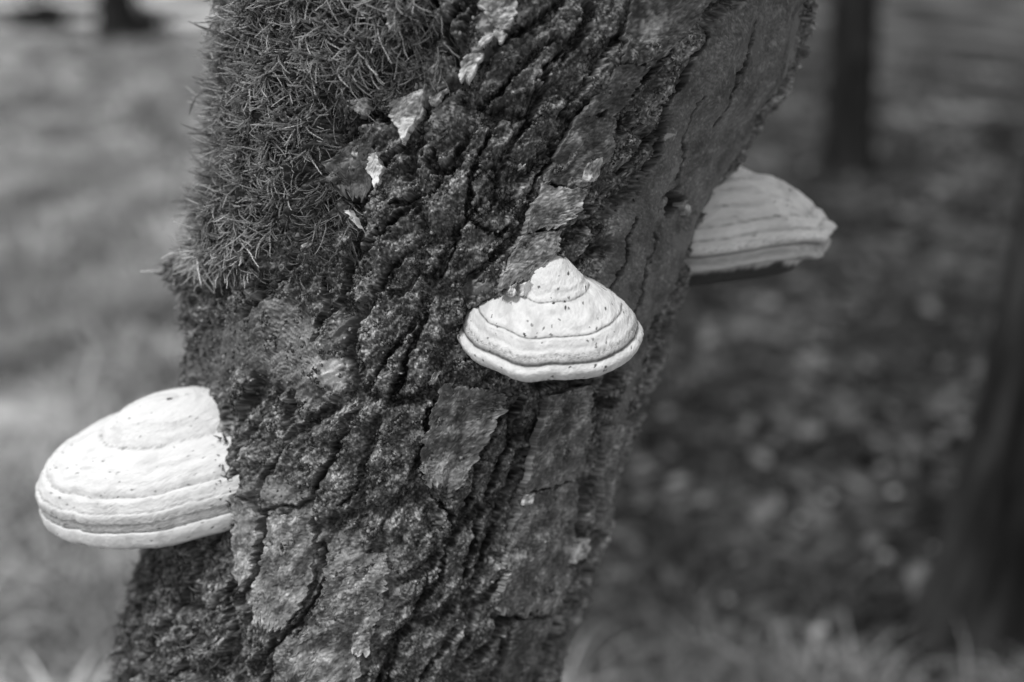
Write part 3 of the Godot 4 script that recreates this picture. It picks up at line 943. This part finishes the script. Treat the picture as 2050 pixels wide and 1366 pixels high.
func lichen_crumbs(tree: Node3D) -> void:
	var st := SurfaceTool.new()
	var ball := SphereMesh.new()
	ball.radius = 1.0
	ball.height = 1.5
	ball.radial_segments = 7
	ball.rings = 4
	var arr := ball.get_mesh_arrays()
	var v: PackedVector3Array = arr[Mesh.ARRAY_VERTEX]
	var n := noise(91, 0.8, 2)
	for k in v.size():
		v[k] *= 1.0 + 0.5 * n.get_noise_3dv(v[k])
	arr[Mesh.ARRAY_VERTEX] = v
	var mesh := ArrayMesh.new()
	mesh.add_surface_from_arrays(Mesh.PRIMITIVE_TRIANGLES, arr)
	var colony := noise(92, 15.0, 3)
	var xf := []
	var sh := PackedFloat32Array()
	for k in 190000:
		var s := rng.randf_range(-262, 215)
		var t := rng.randf_range(-262, 250)
		var m := value_at(crust_mask, s, t)
		var c := smoothstep(-0.12, 0.42, colony.get_noise_2d(s, t))
		if rng.randf() > m * c * 1.1:
			continue
		var size := rng.randf_range(0.35, 1.1) * lerpf(0.7, 1.35, c)
		var h := height_at(s, t) + size * 0.25
		var b := Basis.from_euler(Vector3(rng.randf() * TAU, rng.randf() * TAU, rng.randf() * TAU))
		xf.append(Transform3D(b.scaled_local(Vector3(size, size * rng.randf_range(0.5, 1.0), size) * 0.001), on_trunk(s, t, h)))
		sh.append(0.02 + 0.20 * pow(rng.randf(), 2.2) + (0.28 * rng.randf() if rng.randf() < 0.16 * c else 0.0))
	many("lichen_crumbs", mesh, mat(1.0, 0.5, 0.5, true), xf, sh, tree)


func fungi() -> void:
	var line := [
		[0.0, 0.02, 1.0], [0.07, 0.13, 0.975], [0.14, 0.20, 0.91], [0.25, 0.32, 0.745], [0.345, 0.41, 0.61], [0.365, 0.43, 0.58], [0.385, 0.462, 0.565], [0.46, 0.62, 0.45], [0.545, 0.765, 0.325],
		[0.565, 0.782, 0.298], [0.585, 0.81, 0.283], [0.66, 0.895, 0.175], [0.715, 0.945, 0.08], [0.738, 0.955, 0.04], [0.75, 0.95, 0.012], [0.762, 0.965, 0.005], [0.79, 1.0, -0.03], [0.83, 1.015, -0.11], [0.87, 0.98, -0.20], [0.90, 0.93, -0.235], [0.93, 0.86, -0.245], [1.0, 0.02, -0.22]]
	var marks := [[0.365, 0.006, 0.16, 0.7, 0.6, 1.0], [0.565, 0.007, 0.13, 0.8, 0.5, 1.0], [0.60, 0.008, 0.55, 0.5, 1.0, 1.0], [0.69, 0.012, 0.3, 0.25, 1.3, 1.0], [0.742, 0.014, 0.13, 0.95, 0.3, 0.25], [0.875, 0.025, 0.45, 0.6, 0.8, 0.5], [0.64, 0.01, 0.62, 0.6, 0.6, 1.0]]
	var at := on_trunk(Vector2(84.3, 8).x, Vector2(84.3, 8).y, 9.0) + Vector3(-0.0062, 0, 0)
	bracket("bracket_fungus", "white hoof shaped bracket fungus in the middle of the trunk, facing forward", at, Vector3(0.0, 0, 1), 13.5, 55.0, 48.0, 43.0, line, marks, {"seed": 301, "lean": 0.0, "back": 0.32, "dents": [[0.0, 0.13, 0.035]], "droop": 0.02, "pits": 0.70, "span": 179.0, "lumps": 0.3, "shade": 0.8})
	var line2 := [
		[0.0, 0.02, 1.10], [0.06, 0.16, 1.10], [0.13, 0.28, 1.04], [0.22, 0.36, 0.95], [0.30, 0.45, 0.83], [0.315, 0.47, 0.80], [0.335, 0.535, 0.76], [0.45, 0.72, 0.65], [0.56, 0.85, 0.48], [0.575, 0.86, 0.445], [0.595, 0.88, 0.435], [0.66, 0.935, 0.32], [0.68, 0.943, 0.285], [0.695, 0.963, 0.275], [0.73, 0.985, 0.18], [0.745, 0.98, 0.145], [0.77, 0.997, 0.08], [0.785, 0.985, 0.05], [0.80, 1.0, 0.03], [0.84, 1.01, -0.09], [0.88, 0.98, -0.19], [0.92, 0.90, -0.23], [1.0, 0.02, -0.19]]
	var marks2 := [[0.315, 0.006, 0.2, 0.25, 1.3, 1.0], [0.575, 0.008, 0.4, 0.6, 1.0, 1.0], [0.68, 0.008, 0.3, 0.5, 1.2, 1.0], [0.715, 0.014, 0.5, 0.7, 0.3, 1.0], [0.755, 0.016, 0.36, 0.9, 0.3, 1.0], [0.785, 0.005, 0.16, 0.6, 0.9, 1.0], [0.895, 0.02, 0.3, 0.8, 0.4, 0.6]]
	bracket("bracket_fungus", "largest white bracket fungus, jutting out from the left edge of the trunk", on_trunk(-176.5, -86.1, -19.9), Vector3(-0.94, 0, 0.342), 7.6, 77.0, 112.0, 52.0, line2, marks2, {"seed": 402, "shade": 0.84, "dingy": 0.14, "back": -0.3, "roll": -4.9, "cap_end": 0.78, "pits": 0.8, "span": 179.0, "lumps": 0.3, "wave": 0.065})
	var marks3 := [[0.315, 0.01, 0.4, 0.5, 1.0, 1.0], [0.575, 0.012, 0.4, 0.6, 1.0, 1.0], [0.66, 0.012, 0.4, 0.7, 1.0, 1.0], [0.76, 0.018, 0.12, 0.9, 0.3, 1.0], [0.81, 0.035, 0.3, 0.8, 0.3, 1.0], [0.88, 0.03, 0.14, 0.8, 0.3, 1.0]]  # the lip marks paint in the shade along its lower edge
	var line3 := [
		[0.0, 0.02, 1.0], [0.06, 0.16, 1.0], [0.13, 0.30, 0.97], [0.22, 0.42, 0.88], [0.30, 0.50, 0.78], [0.315, 0.52, 0.76], [0.335, 0.56, 0.745], [0.45, 0.73, 0.58], [0.56, 0.86, 0.36], [0.575, 0.872, 0.325], [0.595, 0.89, 0.31], [0.66, 0.94, 0.19], [0.68, 0.948, 0.16], [0.695, 0.97, 0.145], [0.73, 1.0, 0.07], [0.745, 0.985, 0.03], [0.77, 0.955, 0.0], [0.80, 0.97, -0.04], [0.84, 0.975, -0.11], [0.88, 0.94, -0.17], [0.90, 0.86, -0.18], [0.93, 0.78, -0.31], [1.0, 0.02, -0.54]]
	bracket("bracket_fungus", "greyish banded bracket fungus on the right edge of the trunk, half behind it", on_trunk(243.9, 69.2, -28.1), Vector3(0.9983, 0, 0.0586), -2.4, 42.8, 122.2, 58.3, line3, marks3, {"seed": 503, "shade": 0.88, "dingy": 0.2, "bands": 0.14, "square": 0.2, "wave": 0.1, "droop": -0.14, "back": -0.11, "roll": -7.5, "cap_end": 0.78, "pits": 0.85, "lip_end": 0.9, "pore_shade": 0.05, "span": 179.0})  # near-black pores carry the underside's shadow as colour


func moss_points(poly: PackedVector2Array, count: int, lo: Vector2, hi: Vector2, fade: float) -> PackedVector2Array:
	var out := PackedVector2Array()
	var tries := 0
	while out.size() < count and tries < count * 30:
		tries += 1
		var p := Vector2(rng.randf_range(lo.x, hi.x), rng.randf_range(lo.y, hi.y))
		var d := inside(poly, p + Vector2(5.0 * n_edge.get_noise_2d(p.x, p.y), 5.0 * n_edge.get_noise_2d(p.x + 200.0, p.y)))
		if d > 0.0 and rng.randf() < smoothstep(0.0, fade, d) + 0.05:
			out.append(p)
	return out


# Points in tufts: centres at random, then shoots close round each.
func clumped(poly: PackedVector2Array, tufts: int, each: int, lo: Vector2, hi: Vector2, fade: float) -> PackedVector2Array:
	var out := PackedVector2Array()
	for c in moss_points(poly, tufts, lo, hi, fade):
		for k in rng.randi_range(each / 2, each * 3 / 2):
			out.append(c + Vector2(rng.randfn(), rng.randfn()) * 2.1)
	# a thin lower layer between the tufts
	out.append_array(moss_points(poly, tufts * 3, lo, hi, fade))
	return out


func grow(called: String, label: String, points: PackedVector2Array, meshes: Array, size: float, out: float, down: float, shade: float, sideways: float, wild := 0.7, puff := 0.5) -> void:
	var flow := noise(61, 40.0, 2)
	var tuft := noise(62, 9.0, 2)
	var tuft_b := noise(63, 9.0, 2)
	var mid := Vector2.ZERO
	for p in points:
		mid += p / points.size()
	var root := base(called, on_trunk(mid.x, mid.y, 0.0), label, "moss")
	for n in meshes.size():
		var xf := []
		var sh := PackedFloat32Array()
		for k in range(n, points.size(), meshes.size()):
			# k runs through the tufts, so each tuft gets every kind of shoot
			var p := points[k]
			var nrm := normal_at(p.x)
			var around := Vector3(1, 0, 0) * cos(p.x / GIRTH) - FACE * sin(p.x / GIRTH)
			# shoots of one tuft lean the same way
			var lock := 1.3 * tuft.get_noise_2d(p.x, p.y)
			var swirl := flow.get_noise_2d(p.x, p.y) * 1.4 + lock * 2.2 + rng.randf_range(-wild, wild) + sideways
			var dir := nrm * (out * rng.randf_range(0.3, 1.6)) - ALONG * (down * (rng.randf_range(0.3, 1.2) + 1.2 * tuft_b.get_noise_2d(p.x, p.y))) + around * swirl * 0.7
			var at := on_trunk(p.x, p.y, height_at(p.x, p.y) - 1.0 + puff * 9.0 * tuft_b.get_noise_2d(p.x * 0.6 + 50.0, p.y * 0.6)) - root.position
			var sz := size * rng.randf_range(0.5, 1.3)
			xf.append(aim(at, dir, Vector3.DOWN + nrm * 0.1, rng.randf_range(-2.0, 2.0), Vector3(sz, sz, sz)))
			sh.append(shade * rng.randf_range(0.5, 1.6) * (1.0 + 0.7 * tuft.get_noise_2d(p.x + 90.0, p.y)))
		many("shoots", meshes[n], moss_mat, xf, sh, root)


var moss_mat: StandardMaterial3D


func mosses() -> void:
	moss_mat = mat(1.0, 0.55, 0.4, true)
	moss_mat.backlight_enabled = true
	moss_mat.backlight = grey(0.35)
	var big := PackedVector2Array([Vector2(-49.7, 202.8), Vector2(-45.2, 173.7), Vector2(-55.2, 163.7), Vector2(-72, 150.2), Vector2(-86.4, 144.6), Vector2(-90.3, 133.9), Vector2(-88.7, 114.1), Vector2(-95, 85.5), Vector2(-103.9, 65), Vector2(-118.6, 56.6), Vector2(-169.7, 59.1), Vector2(-195, 75), Vector2(-300, 85), Vector2(-300, 262), Vector2(-60.4, 203.7)])
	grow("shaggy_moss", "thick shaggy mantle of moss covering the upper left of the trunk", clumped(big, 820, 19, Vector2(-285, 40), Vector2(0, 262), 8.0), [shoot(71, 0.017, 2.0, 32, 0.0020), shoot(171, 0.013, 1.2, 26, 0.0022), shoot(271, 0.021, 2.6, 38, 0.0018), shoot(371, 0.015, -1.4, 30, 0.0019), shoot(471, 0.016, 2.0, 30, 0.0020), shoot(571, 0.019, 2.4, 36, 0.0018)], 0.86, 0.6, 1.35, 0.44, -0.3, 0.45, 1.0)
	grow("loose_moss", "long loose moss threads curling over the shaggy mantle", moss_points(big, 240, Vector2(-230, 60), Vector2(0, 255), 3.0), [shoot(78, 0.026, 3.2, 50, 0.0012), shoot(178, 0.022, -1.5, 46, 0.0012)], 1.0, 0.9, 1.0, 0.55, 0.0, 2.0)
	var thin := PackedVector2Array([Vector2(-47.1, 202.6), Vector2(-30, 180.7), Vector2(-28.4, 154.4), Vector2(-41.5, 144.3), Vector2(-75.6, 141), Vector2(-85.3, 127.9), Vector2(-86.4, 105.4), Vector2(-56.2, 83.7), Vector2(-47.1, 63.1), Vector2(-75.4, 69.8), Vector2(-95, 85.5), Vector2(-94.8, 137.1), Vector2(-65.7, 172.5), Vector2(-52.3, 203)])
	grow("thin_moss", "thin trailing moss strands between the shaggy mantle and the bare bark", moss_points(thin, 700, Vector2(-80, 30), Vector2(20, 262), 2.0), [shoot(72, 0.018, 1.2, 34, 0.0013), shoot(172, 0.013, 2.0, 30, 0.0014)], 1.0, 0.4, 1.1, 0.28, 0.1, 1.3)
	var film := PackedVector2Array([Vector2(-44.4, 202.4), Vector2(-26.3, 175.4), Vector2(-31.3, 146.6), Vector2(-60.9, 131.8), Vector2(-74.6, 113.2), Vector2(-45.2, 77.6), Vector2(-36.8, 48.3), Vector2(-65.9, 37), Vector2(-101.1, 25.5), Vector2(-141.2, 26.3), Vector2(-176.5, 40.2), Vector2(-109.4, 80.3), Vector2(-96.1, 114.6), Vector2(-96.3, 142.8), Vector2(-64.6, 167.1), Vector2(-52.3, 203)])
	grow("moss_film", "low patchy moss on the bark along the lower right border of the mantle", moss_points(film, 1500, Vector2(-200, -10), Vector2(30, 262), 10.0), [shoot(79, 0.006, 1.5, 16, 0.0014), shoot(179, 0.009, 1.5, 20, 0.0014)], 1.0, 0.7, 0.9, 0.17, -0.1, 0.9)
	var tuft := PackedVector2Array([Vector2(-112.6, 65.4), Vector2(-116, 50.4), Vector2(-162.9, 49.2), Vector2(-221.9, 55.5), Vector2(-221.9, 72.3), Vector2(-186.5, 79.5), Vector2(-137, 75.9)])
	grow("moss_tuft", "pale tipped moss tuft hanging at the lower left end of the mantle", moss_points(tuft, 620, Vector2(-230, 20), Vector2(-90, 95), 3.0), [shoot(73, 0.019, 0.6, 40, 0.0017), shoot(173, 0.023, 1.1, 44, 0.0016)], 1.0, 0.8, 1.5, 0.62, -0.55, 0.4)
	var lobe := PackedVector2Array([Vector2(-195, 70), Vector2(-192, 30), Vector2(-205, 5), Vector2(-300, 5), Vector2(-300, 80)])
	grow("moss_lobe", "short furry moss lobe on the left edge of the trunk below the mantle", moss_points(lobe, 900, Vector2(-300, 0), Vector2(-185, 85), 3.0), [shoot(74, 0.009, 0.8, 26, 0.0018)], 1.0, 1.2, 0.5, 0.34, -0.1)
	var low := PackedVector2Array([Vector2(-99, -136.2), Vector2(-94.8, -165), Vector2(-65.1, -191.8), Vector2(-33.9, -226.1), Vector2(-130, -290), Vector2(-300, -290), Vector2(-300, -150), Vector2(-200, -140)])
	grow("low_moss", "dark moss at the bottom left of the trunk under the largest fungus", moss_points(low, 1500, Vector2(-300, -285), Vector2(-70, -120), 8.0), [shoot(75, 0.009, 1.0, 24, 0.0017)], 1.0, 1.0, 0.8, 0.13, 0.0)
	var edge := PackedVector2Array([Vector2(-131.7, 35.5), Vector2(-133.6, 19.9), Vector2(-153, -5.5), Vector2(-175.5, -18.8), Vector2(-170, -15), Vector2(-290, -25), Vector2(-290, 30), Vector2(-190, 35)])
	grow("edge_moss", "sparse dark moss along the left edge above the largest fungus", moss_points(edge, 900, Vector2(-290, -40), Vector2(-100, 50), 6.0), [shoot(76, 0.006, 0.9, 20, 0.0014)], 1.0, 1.0, 0.7, 0.15, 0.0)
	var mid := PackedVector2Array([Vector2(-134.3, -47.2), Vector2(-101.8, -94.2), Vector2(-88.7, -119.3), Vector2(-97.4, -129.6), Vector2(-116.5, -101.7), Vector2(-131.2, -69.9)])
	grow("fringe_moss", "fuzzy moss fringe on the bark just right of the largest fungus", moss_points(mid, 500, Vector2(-160, -150), Vector2(-90, -30), 2.0), [shoot(77, 0.006, 0.9, 20, 0.0014)], 1.0, 1.0, 0.7, 0.18, 0.0)


func cup(at: Vector2, lift: float, r: float, label: String) -> void:
	var root := base("cup_fungus", on_trunk(at.x, at.y, height_at(at.x, at.y) + lift), label, "cup fungus")
	var z := (normal_at(at.x) + Vector3(0, 0.1, 0.3)).normalized()
	var x := Vector3.UP.cross(z).normalized()
	root.basis = Basis(x, z.cross(x), z)
	var p := PackedVector3Array()
	var c := PackedFloat32Array()
	var nu := 29
	var prof := [[0.02, 0.0], [0.5, 0.05], [0.75, 0.18], [0.86, 0.36], [0.95, 0.42], [1.0, 0.36], [0.9, 0.1], [0.5, -0.35], [0.22, -0.7], [0.18, -2.6]]
	for q in prof:
		for i in nu:
			var a := TAU * i / (nu - 1)
			p.append(Vector3(cos(a) * q[0], sin(a) * q[0], q[1]) * r)
			c.append(0.14 if q[0] < 0.6 and q[1] >= 0.0 else 0.42)
	var m := mat(1.0, 0.5, 0.4, true)
	part("cup", sheet(p, nu, 8, c), m, root)
	part("stalk", sheet(p, nu, prof.size(), c, false, 7, prof.size() - 1), m, root)


func small_things() -> void:
	cup(Vector2(-134.1, 140.7), 8.0, 0.0021, "tiny pale cup fungus among the shaggy moss, the larger of two")
	cup(Vector2(-75.1, 186.5), 5.0, 0.0013, "tiny ring shaped cup fungus near the top edge of the moss, the smaller of two")
	# a dry stalk that leans out of the moss on the left
	var st := SurfaceTool.new()
	st.begin(Mesh.PRIMITIVE_TRIANGLES)
	var root := on_trunk(-210, 165, 12.0)
	var pts := [Vector3.ZERO, Vector3(-0.006, -0.001, 0.004), Vector3(-0.0115, -0.0045, 0.005), Vector3(-0.0145, -0.010, 0.005), Vector3(-0.0175, -0.0175, 0.004)]
	var rad := [0.00035, 0.00025, 0.0003, 0.0006, 0.0001]
	for k in 4:
		for q in 6:
			var a0 := TAU * q / 6
			var a1 := TAU * (q + 1) / 6
			var d: Vector3 = (pts[k + 1] - pts[k]).normalized()
			var e1 := d.cross(Vector3.BACK).normalized()
			var e2 := d.cross(e1)
			var v0 := e1 * cos(a0) + e2 * sin(a0)
			var v1 := e1 * cos(a1) + e2 * sin(a1)
			for v in [pts[k] + v0 * rad[k], pts[k + 1] + v0 * rad[k + 1], pts[k] + v1 * rad[k], pts[k] + v1 * rad[k], pts[k + 1] + v0 * rad[k + 1], pts[k + 1] + v1 * rad[k + 1]]:
				st.add_vertex(v)
	st.generate_normals()
	var o := part("dry_stalk", st.commit(), mat(0.10, 0.7))
	o.position = root
	tag(o, "thin dark dry stalk arching out of the moss at the left edge of the trunk", "stalk")


func build_ground() -> void:
	var xs := PackedFloat32Array()
	var zs := PackedFloat32Array()
	var v := 0.0
	var step := 0.06
	while v < 150.0:
		xs.append(v)
		v += step
		step = minf(step * 1.03, 8.0)
	var all_x := PackedFloat32Array()
	for k in range(xs.size() - 1, 0, -1):
		all_x.append(-xs[k])
	all_x.append_array(xs)
	v = 4.0
	while v > 0.0:
		zs.append(v)
		v -= 0.4
	step = 0.05
	while v > -160.0:
		zs.append(v)
		v -= step
		step = minf(step * 1.025, 8.0)
	var p := PackedVector3Array()
	var c := PackedFloat32Array()
	var patch := noise(81, 1.3, 4)
	for z in zs:
		for x in all_x:
			p.append(Vector3(x, ground_height(x, z), z))
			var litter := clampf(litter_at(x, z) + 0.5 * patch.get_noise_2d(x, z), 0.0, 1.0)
			c.append(clampf(lerpf(0.27, 0.05, litter) * exp(2.6 * patch.get_noise_2d(x * 2.0, z * 2.0)), 0.01, 0.6))  # litter side painted darker, partly for the shade of the woods
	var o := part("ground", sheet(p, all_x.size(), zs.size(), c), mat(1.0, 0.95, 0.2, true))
	tag(o, "forest floor of pale grass on the left and litter on the right, painted darker for woodland shade", "", "", "structure")
	# a pale strip far left, in place of sky reflected in a pond
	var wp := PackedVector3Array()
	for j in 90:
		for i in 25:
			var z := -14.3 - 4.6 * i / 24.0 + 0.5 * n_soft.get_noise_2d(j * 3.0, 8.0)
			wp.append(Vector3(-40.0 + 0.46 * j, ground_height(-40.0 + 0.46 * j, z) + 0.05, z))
	var o2 := part("pale_strip", sheet(wp, 25, 90, PackedFloat32Array()), mat(0.68, 0.95, 0.2))
	tag(o2, "pale strip far behind on the left, put in place of sky reflected in water", "", "", "structure")

	# grass and litter
	var grass_mat := mat(1.0, 0.7, 0.3, true)
	grass_mat.backlight_enabled = true
	grass_mat.backlight = grey(0.4)
	var xf := []
	var sh := PackedFloat32Array()
	var density := noise(82, 0.8, 3)
	while xf.size() < 13000:
		var d := 1.2 + 13.0 * pow(rng.randf(), 1.7)
		var x := rng.randf_range(-0.62, 0.45) * d
		var z := -d
		if pale_strip_at(x, z) > -2.2:
			continue
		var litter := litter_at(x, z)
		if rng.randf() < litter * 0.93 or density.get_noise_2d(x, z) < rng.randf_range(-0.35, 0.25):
			continue
		if Vector2(x + 0.25, z + 1.2).length() < 0.3:
			continue
		var size := rng.randf_range(0.6, 1.3)
		xf.append(Transform3D(Basis(Vector3.UP, rng.randf() * TAU).scaled_local(Vector3(size, size * rng.randf_range(0.4, 0.9) * (0.75 if x > 0.1 else 1.0), size)), Vector3(x, ground_height(x, z), z)))
		sh.append((0.10 + 0.72 * pow(rng.randf(), 1.5)) * (1.0 - 0.72 * litter) * (0.6 if x > 0.1 else 1.0) * (1.0 + 0.8 * density.get_noise_2d(x * 2.0 + 50.0, z * 2.0)))  # tufts on the right get woodland shade in their colour
	var g := many("dry_grass", blade_tuft(83, 24, 0.19, 0.0036, 1.3), grass_mat, xf, sh)
	tag(g, "pale dry grass tufts over the forest floor, painted darker on the right for woodland shade", "grass", "", "stuff")

	xf = []
	sh = PackedFloat32Array()
	for k in 14000:
		var d := 1.2 + 12.0 * pow(rng.randf(), 1.8)
		var x := rng.randf_range(-0.3, 0.5) * d
		var z := -d
		var size := rng.randf_range(0.03, 0.065)
		var b := Basis.from_euler(Vector3(rng.randf_range(-0.4, 0.4), rng.randf() * TAU, rng.randf_range(-0.4, 0.4)))
		xf.append(Transform3D(b.scaled_local(Vector3(size, size, size)), Vector3(x, ground_height(x, z) + rng.randf_range(0.004, 0.03), z)))
		sh.append(0.02 + 0.20 * pow(rng.randf(), 3.5))  # low leaf tones include the shade under the trees
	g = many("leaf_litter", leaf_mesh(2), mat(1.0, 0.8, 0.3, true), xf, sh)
	tag(g, "fallen leaves, toned darker for woodland shade, covering the ground right of the trunk", "leaf litter", "", "stuff")


# 0 where grass grows, 1 where litter lies, its tone lowered for woodland shade
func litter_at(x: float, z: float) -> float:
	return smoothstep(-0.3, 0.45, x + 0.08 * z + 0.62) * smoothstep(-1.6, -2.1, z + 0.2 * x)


# positive inside the pale strip
func pale_strip_at(x: float, z: float) -> float:
	return minf(-14.3 - z, z + 18.9)


func log_mesh(length: float, r: float, sd: int) -> ArrayMesh:
	var n := noise(sd, 0.12, 3)
	var p := PackedVector3Array()
	var c := PackedFloat32Array()
	var nu := 25
	var nv := 40
	for j in nv:
		var f := float(j) / (nv - 1)
		var cap := 0.02 if j == 0 or j == nv - 1 else 1.0
		for i in nu:
			var a := TAU * (i % (nu - 1)) / (nu - 1)
			var rr := r * (1.0 - 0.4 * f) * cap * (1.0 + 0.25 * n.get_noise_3d(cos(a) * 0.1, f * length, sin(a) * 0.1))
			p.append(Vector3((clampf(f, 0.02, 0.98) - 0.5) * length, sin(a) * rr, cos(a) * rr))
			c.append(0.035 * (1.0 + 0.5 * n.get_noise_3d(cos(a), f * length, sin(a))))
	return sheet(p, nu, nv, c, true)


func background_trees() -> void:
	tree_trunk("dark_tree", "dark blurred tree trunk standing behind at the top left", Vector3(-3.42, 0, -12.6), 0.16, Vector3(0.0, 0, 0), 9.0, 101, 0.02)
	tree_trunk("dark_tree", "dark straight tree trunk standing behind the right hand fungus", Vector3(1.47, 0, -6.2), 0.105, Vector3(-0.012, 0, 0), 8.0, 102, 0.024)
	tree_trunk("dark_tree", "black tree trunk cut off by the right edge of the picture", Vector3(0.79, 0, -2.12), 0.09, Vector3(0.11, 0, -0.03), 5.0, 103, 0.03)
	var m := mat(1.0, 0.9, 0.2, true)
	for q in [["long dark log lying along the pale strip, cut off by the left edge", Vector3(-5.6, 0.1, -14.7), 3.0, 0.10, 0.05], ["dark bough slanting up from the foot of the tree at the top left", Vector3(-2.7, 0.28, -13.9), 2.2, 0.06, 0.15]]:
		var o := part("fallen_log", log_mesh(q[2], q[3], 7), m)
		o.position = q[1]
		o.rotation.z = q[4]
		tag(o, q[0], "log")
	for q in [[Vector3(-3.38, 0, -13.3), 0.24, "dark low bush beside the foot of the tree at the top left", 41], [Vector3(-4.55, 0, -14.0), 0.26, "dark low bush behind the log at the top left", 42]]:
		bush(q[0], q[1], q[2], q[3])
	# pale leaves that lie about on the dark litter
	var pale := mat(0.34, 0.7, 0.4)
	var lm := leaf_mesh(5)
	lm.surface_set_material(0, pale)
	var first: MeshInstance3D
	for g in [Vector3(0.63, 0, -2.62), Vector3(0.77, 0, -2.64), Vector3(0.56, 0, -2.52), Vector3(0.37, 0, -2.18), Vector3(0.45, 0, -2.09), Vector3(0.50, 0, -2.07), Vector3(0.46, 0, -2.42), Vector3(1.27, 0, -6.03), Vector3(0.68, 0, -2.36), Vector3(0.41, 0, -2.34)]:
		var l: MeshInstance3D = first.duplicate() if first else MeshInstance3D.new()
		if first == null:
			first = l
			l.mesh = lm
		l.name = numbered("fallen_leaf")
		add_child(l, true)
		var size := rng.randf_range(0.02, 0.034) * (1.0 + maxf(0.0, -g.z - 3.0) * 0.25)
		l.transform = Transform3D(Basis.from_euler(Vector3(rng.randf_range(0.1, 0.7), rng.randf() * TAU, 0)).scaled_local(Vector3.ONE * size), Vector3(g.x, ground_height(g.x, g.z) + 0.045, g.z))
		tag(l, "small pale fallen leaf, a blurred bright spot on the dark litter", "leaf", "pale leaves on the dark litter")


func bush(at: Vector3, r: float, label: String, sd: int) -> void:
	var root := base("low_bush", at, label, "bush")
	var gen := RandomNumberGenerator.new()
	gen.seed = sd
	var xf := []
	var sh := PackedFloat32Array()
	for k in 700:
		var d := Vector3(gen.randfn(), 0, gen.randfn()) * 0.42 * r
		d.y = absf(gen.randfn()) * 0.5 * r
		var size := gen.randf_range(0.04, 0.08)
		xf.append(Transform3D(Basis.from_euler(Vector3(gen.randf() * 3.0, gen.randf() * TAU, gen.randf() * 3.0)).scaled_local(Vector3.ONE * size), d))
		sh.append(gen.randf_range(0.02, 0.06))
	many("leaves", leaf_mesh(3), mat(1.0, 0.7, 0.3, true), xf, sh, root)
	var m := mat(0.04, 0.8, 0.3)
	for k in 6:
		var stem := CylinderMesh.new()
		stem.top_radius = 0.004
		stem.bottom_radius = 0.009
		stem.height = r * 1.1
		stem.radial_segments = 8
		var o := part("stem", stem, m, root)
		o.rotation = Vector3(gen.randf_range(-0.6, 0.6), 0, gen.randf_range(-0.6, 0.6))
		o.position = o.basis.y * r * 0.5
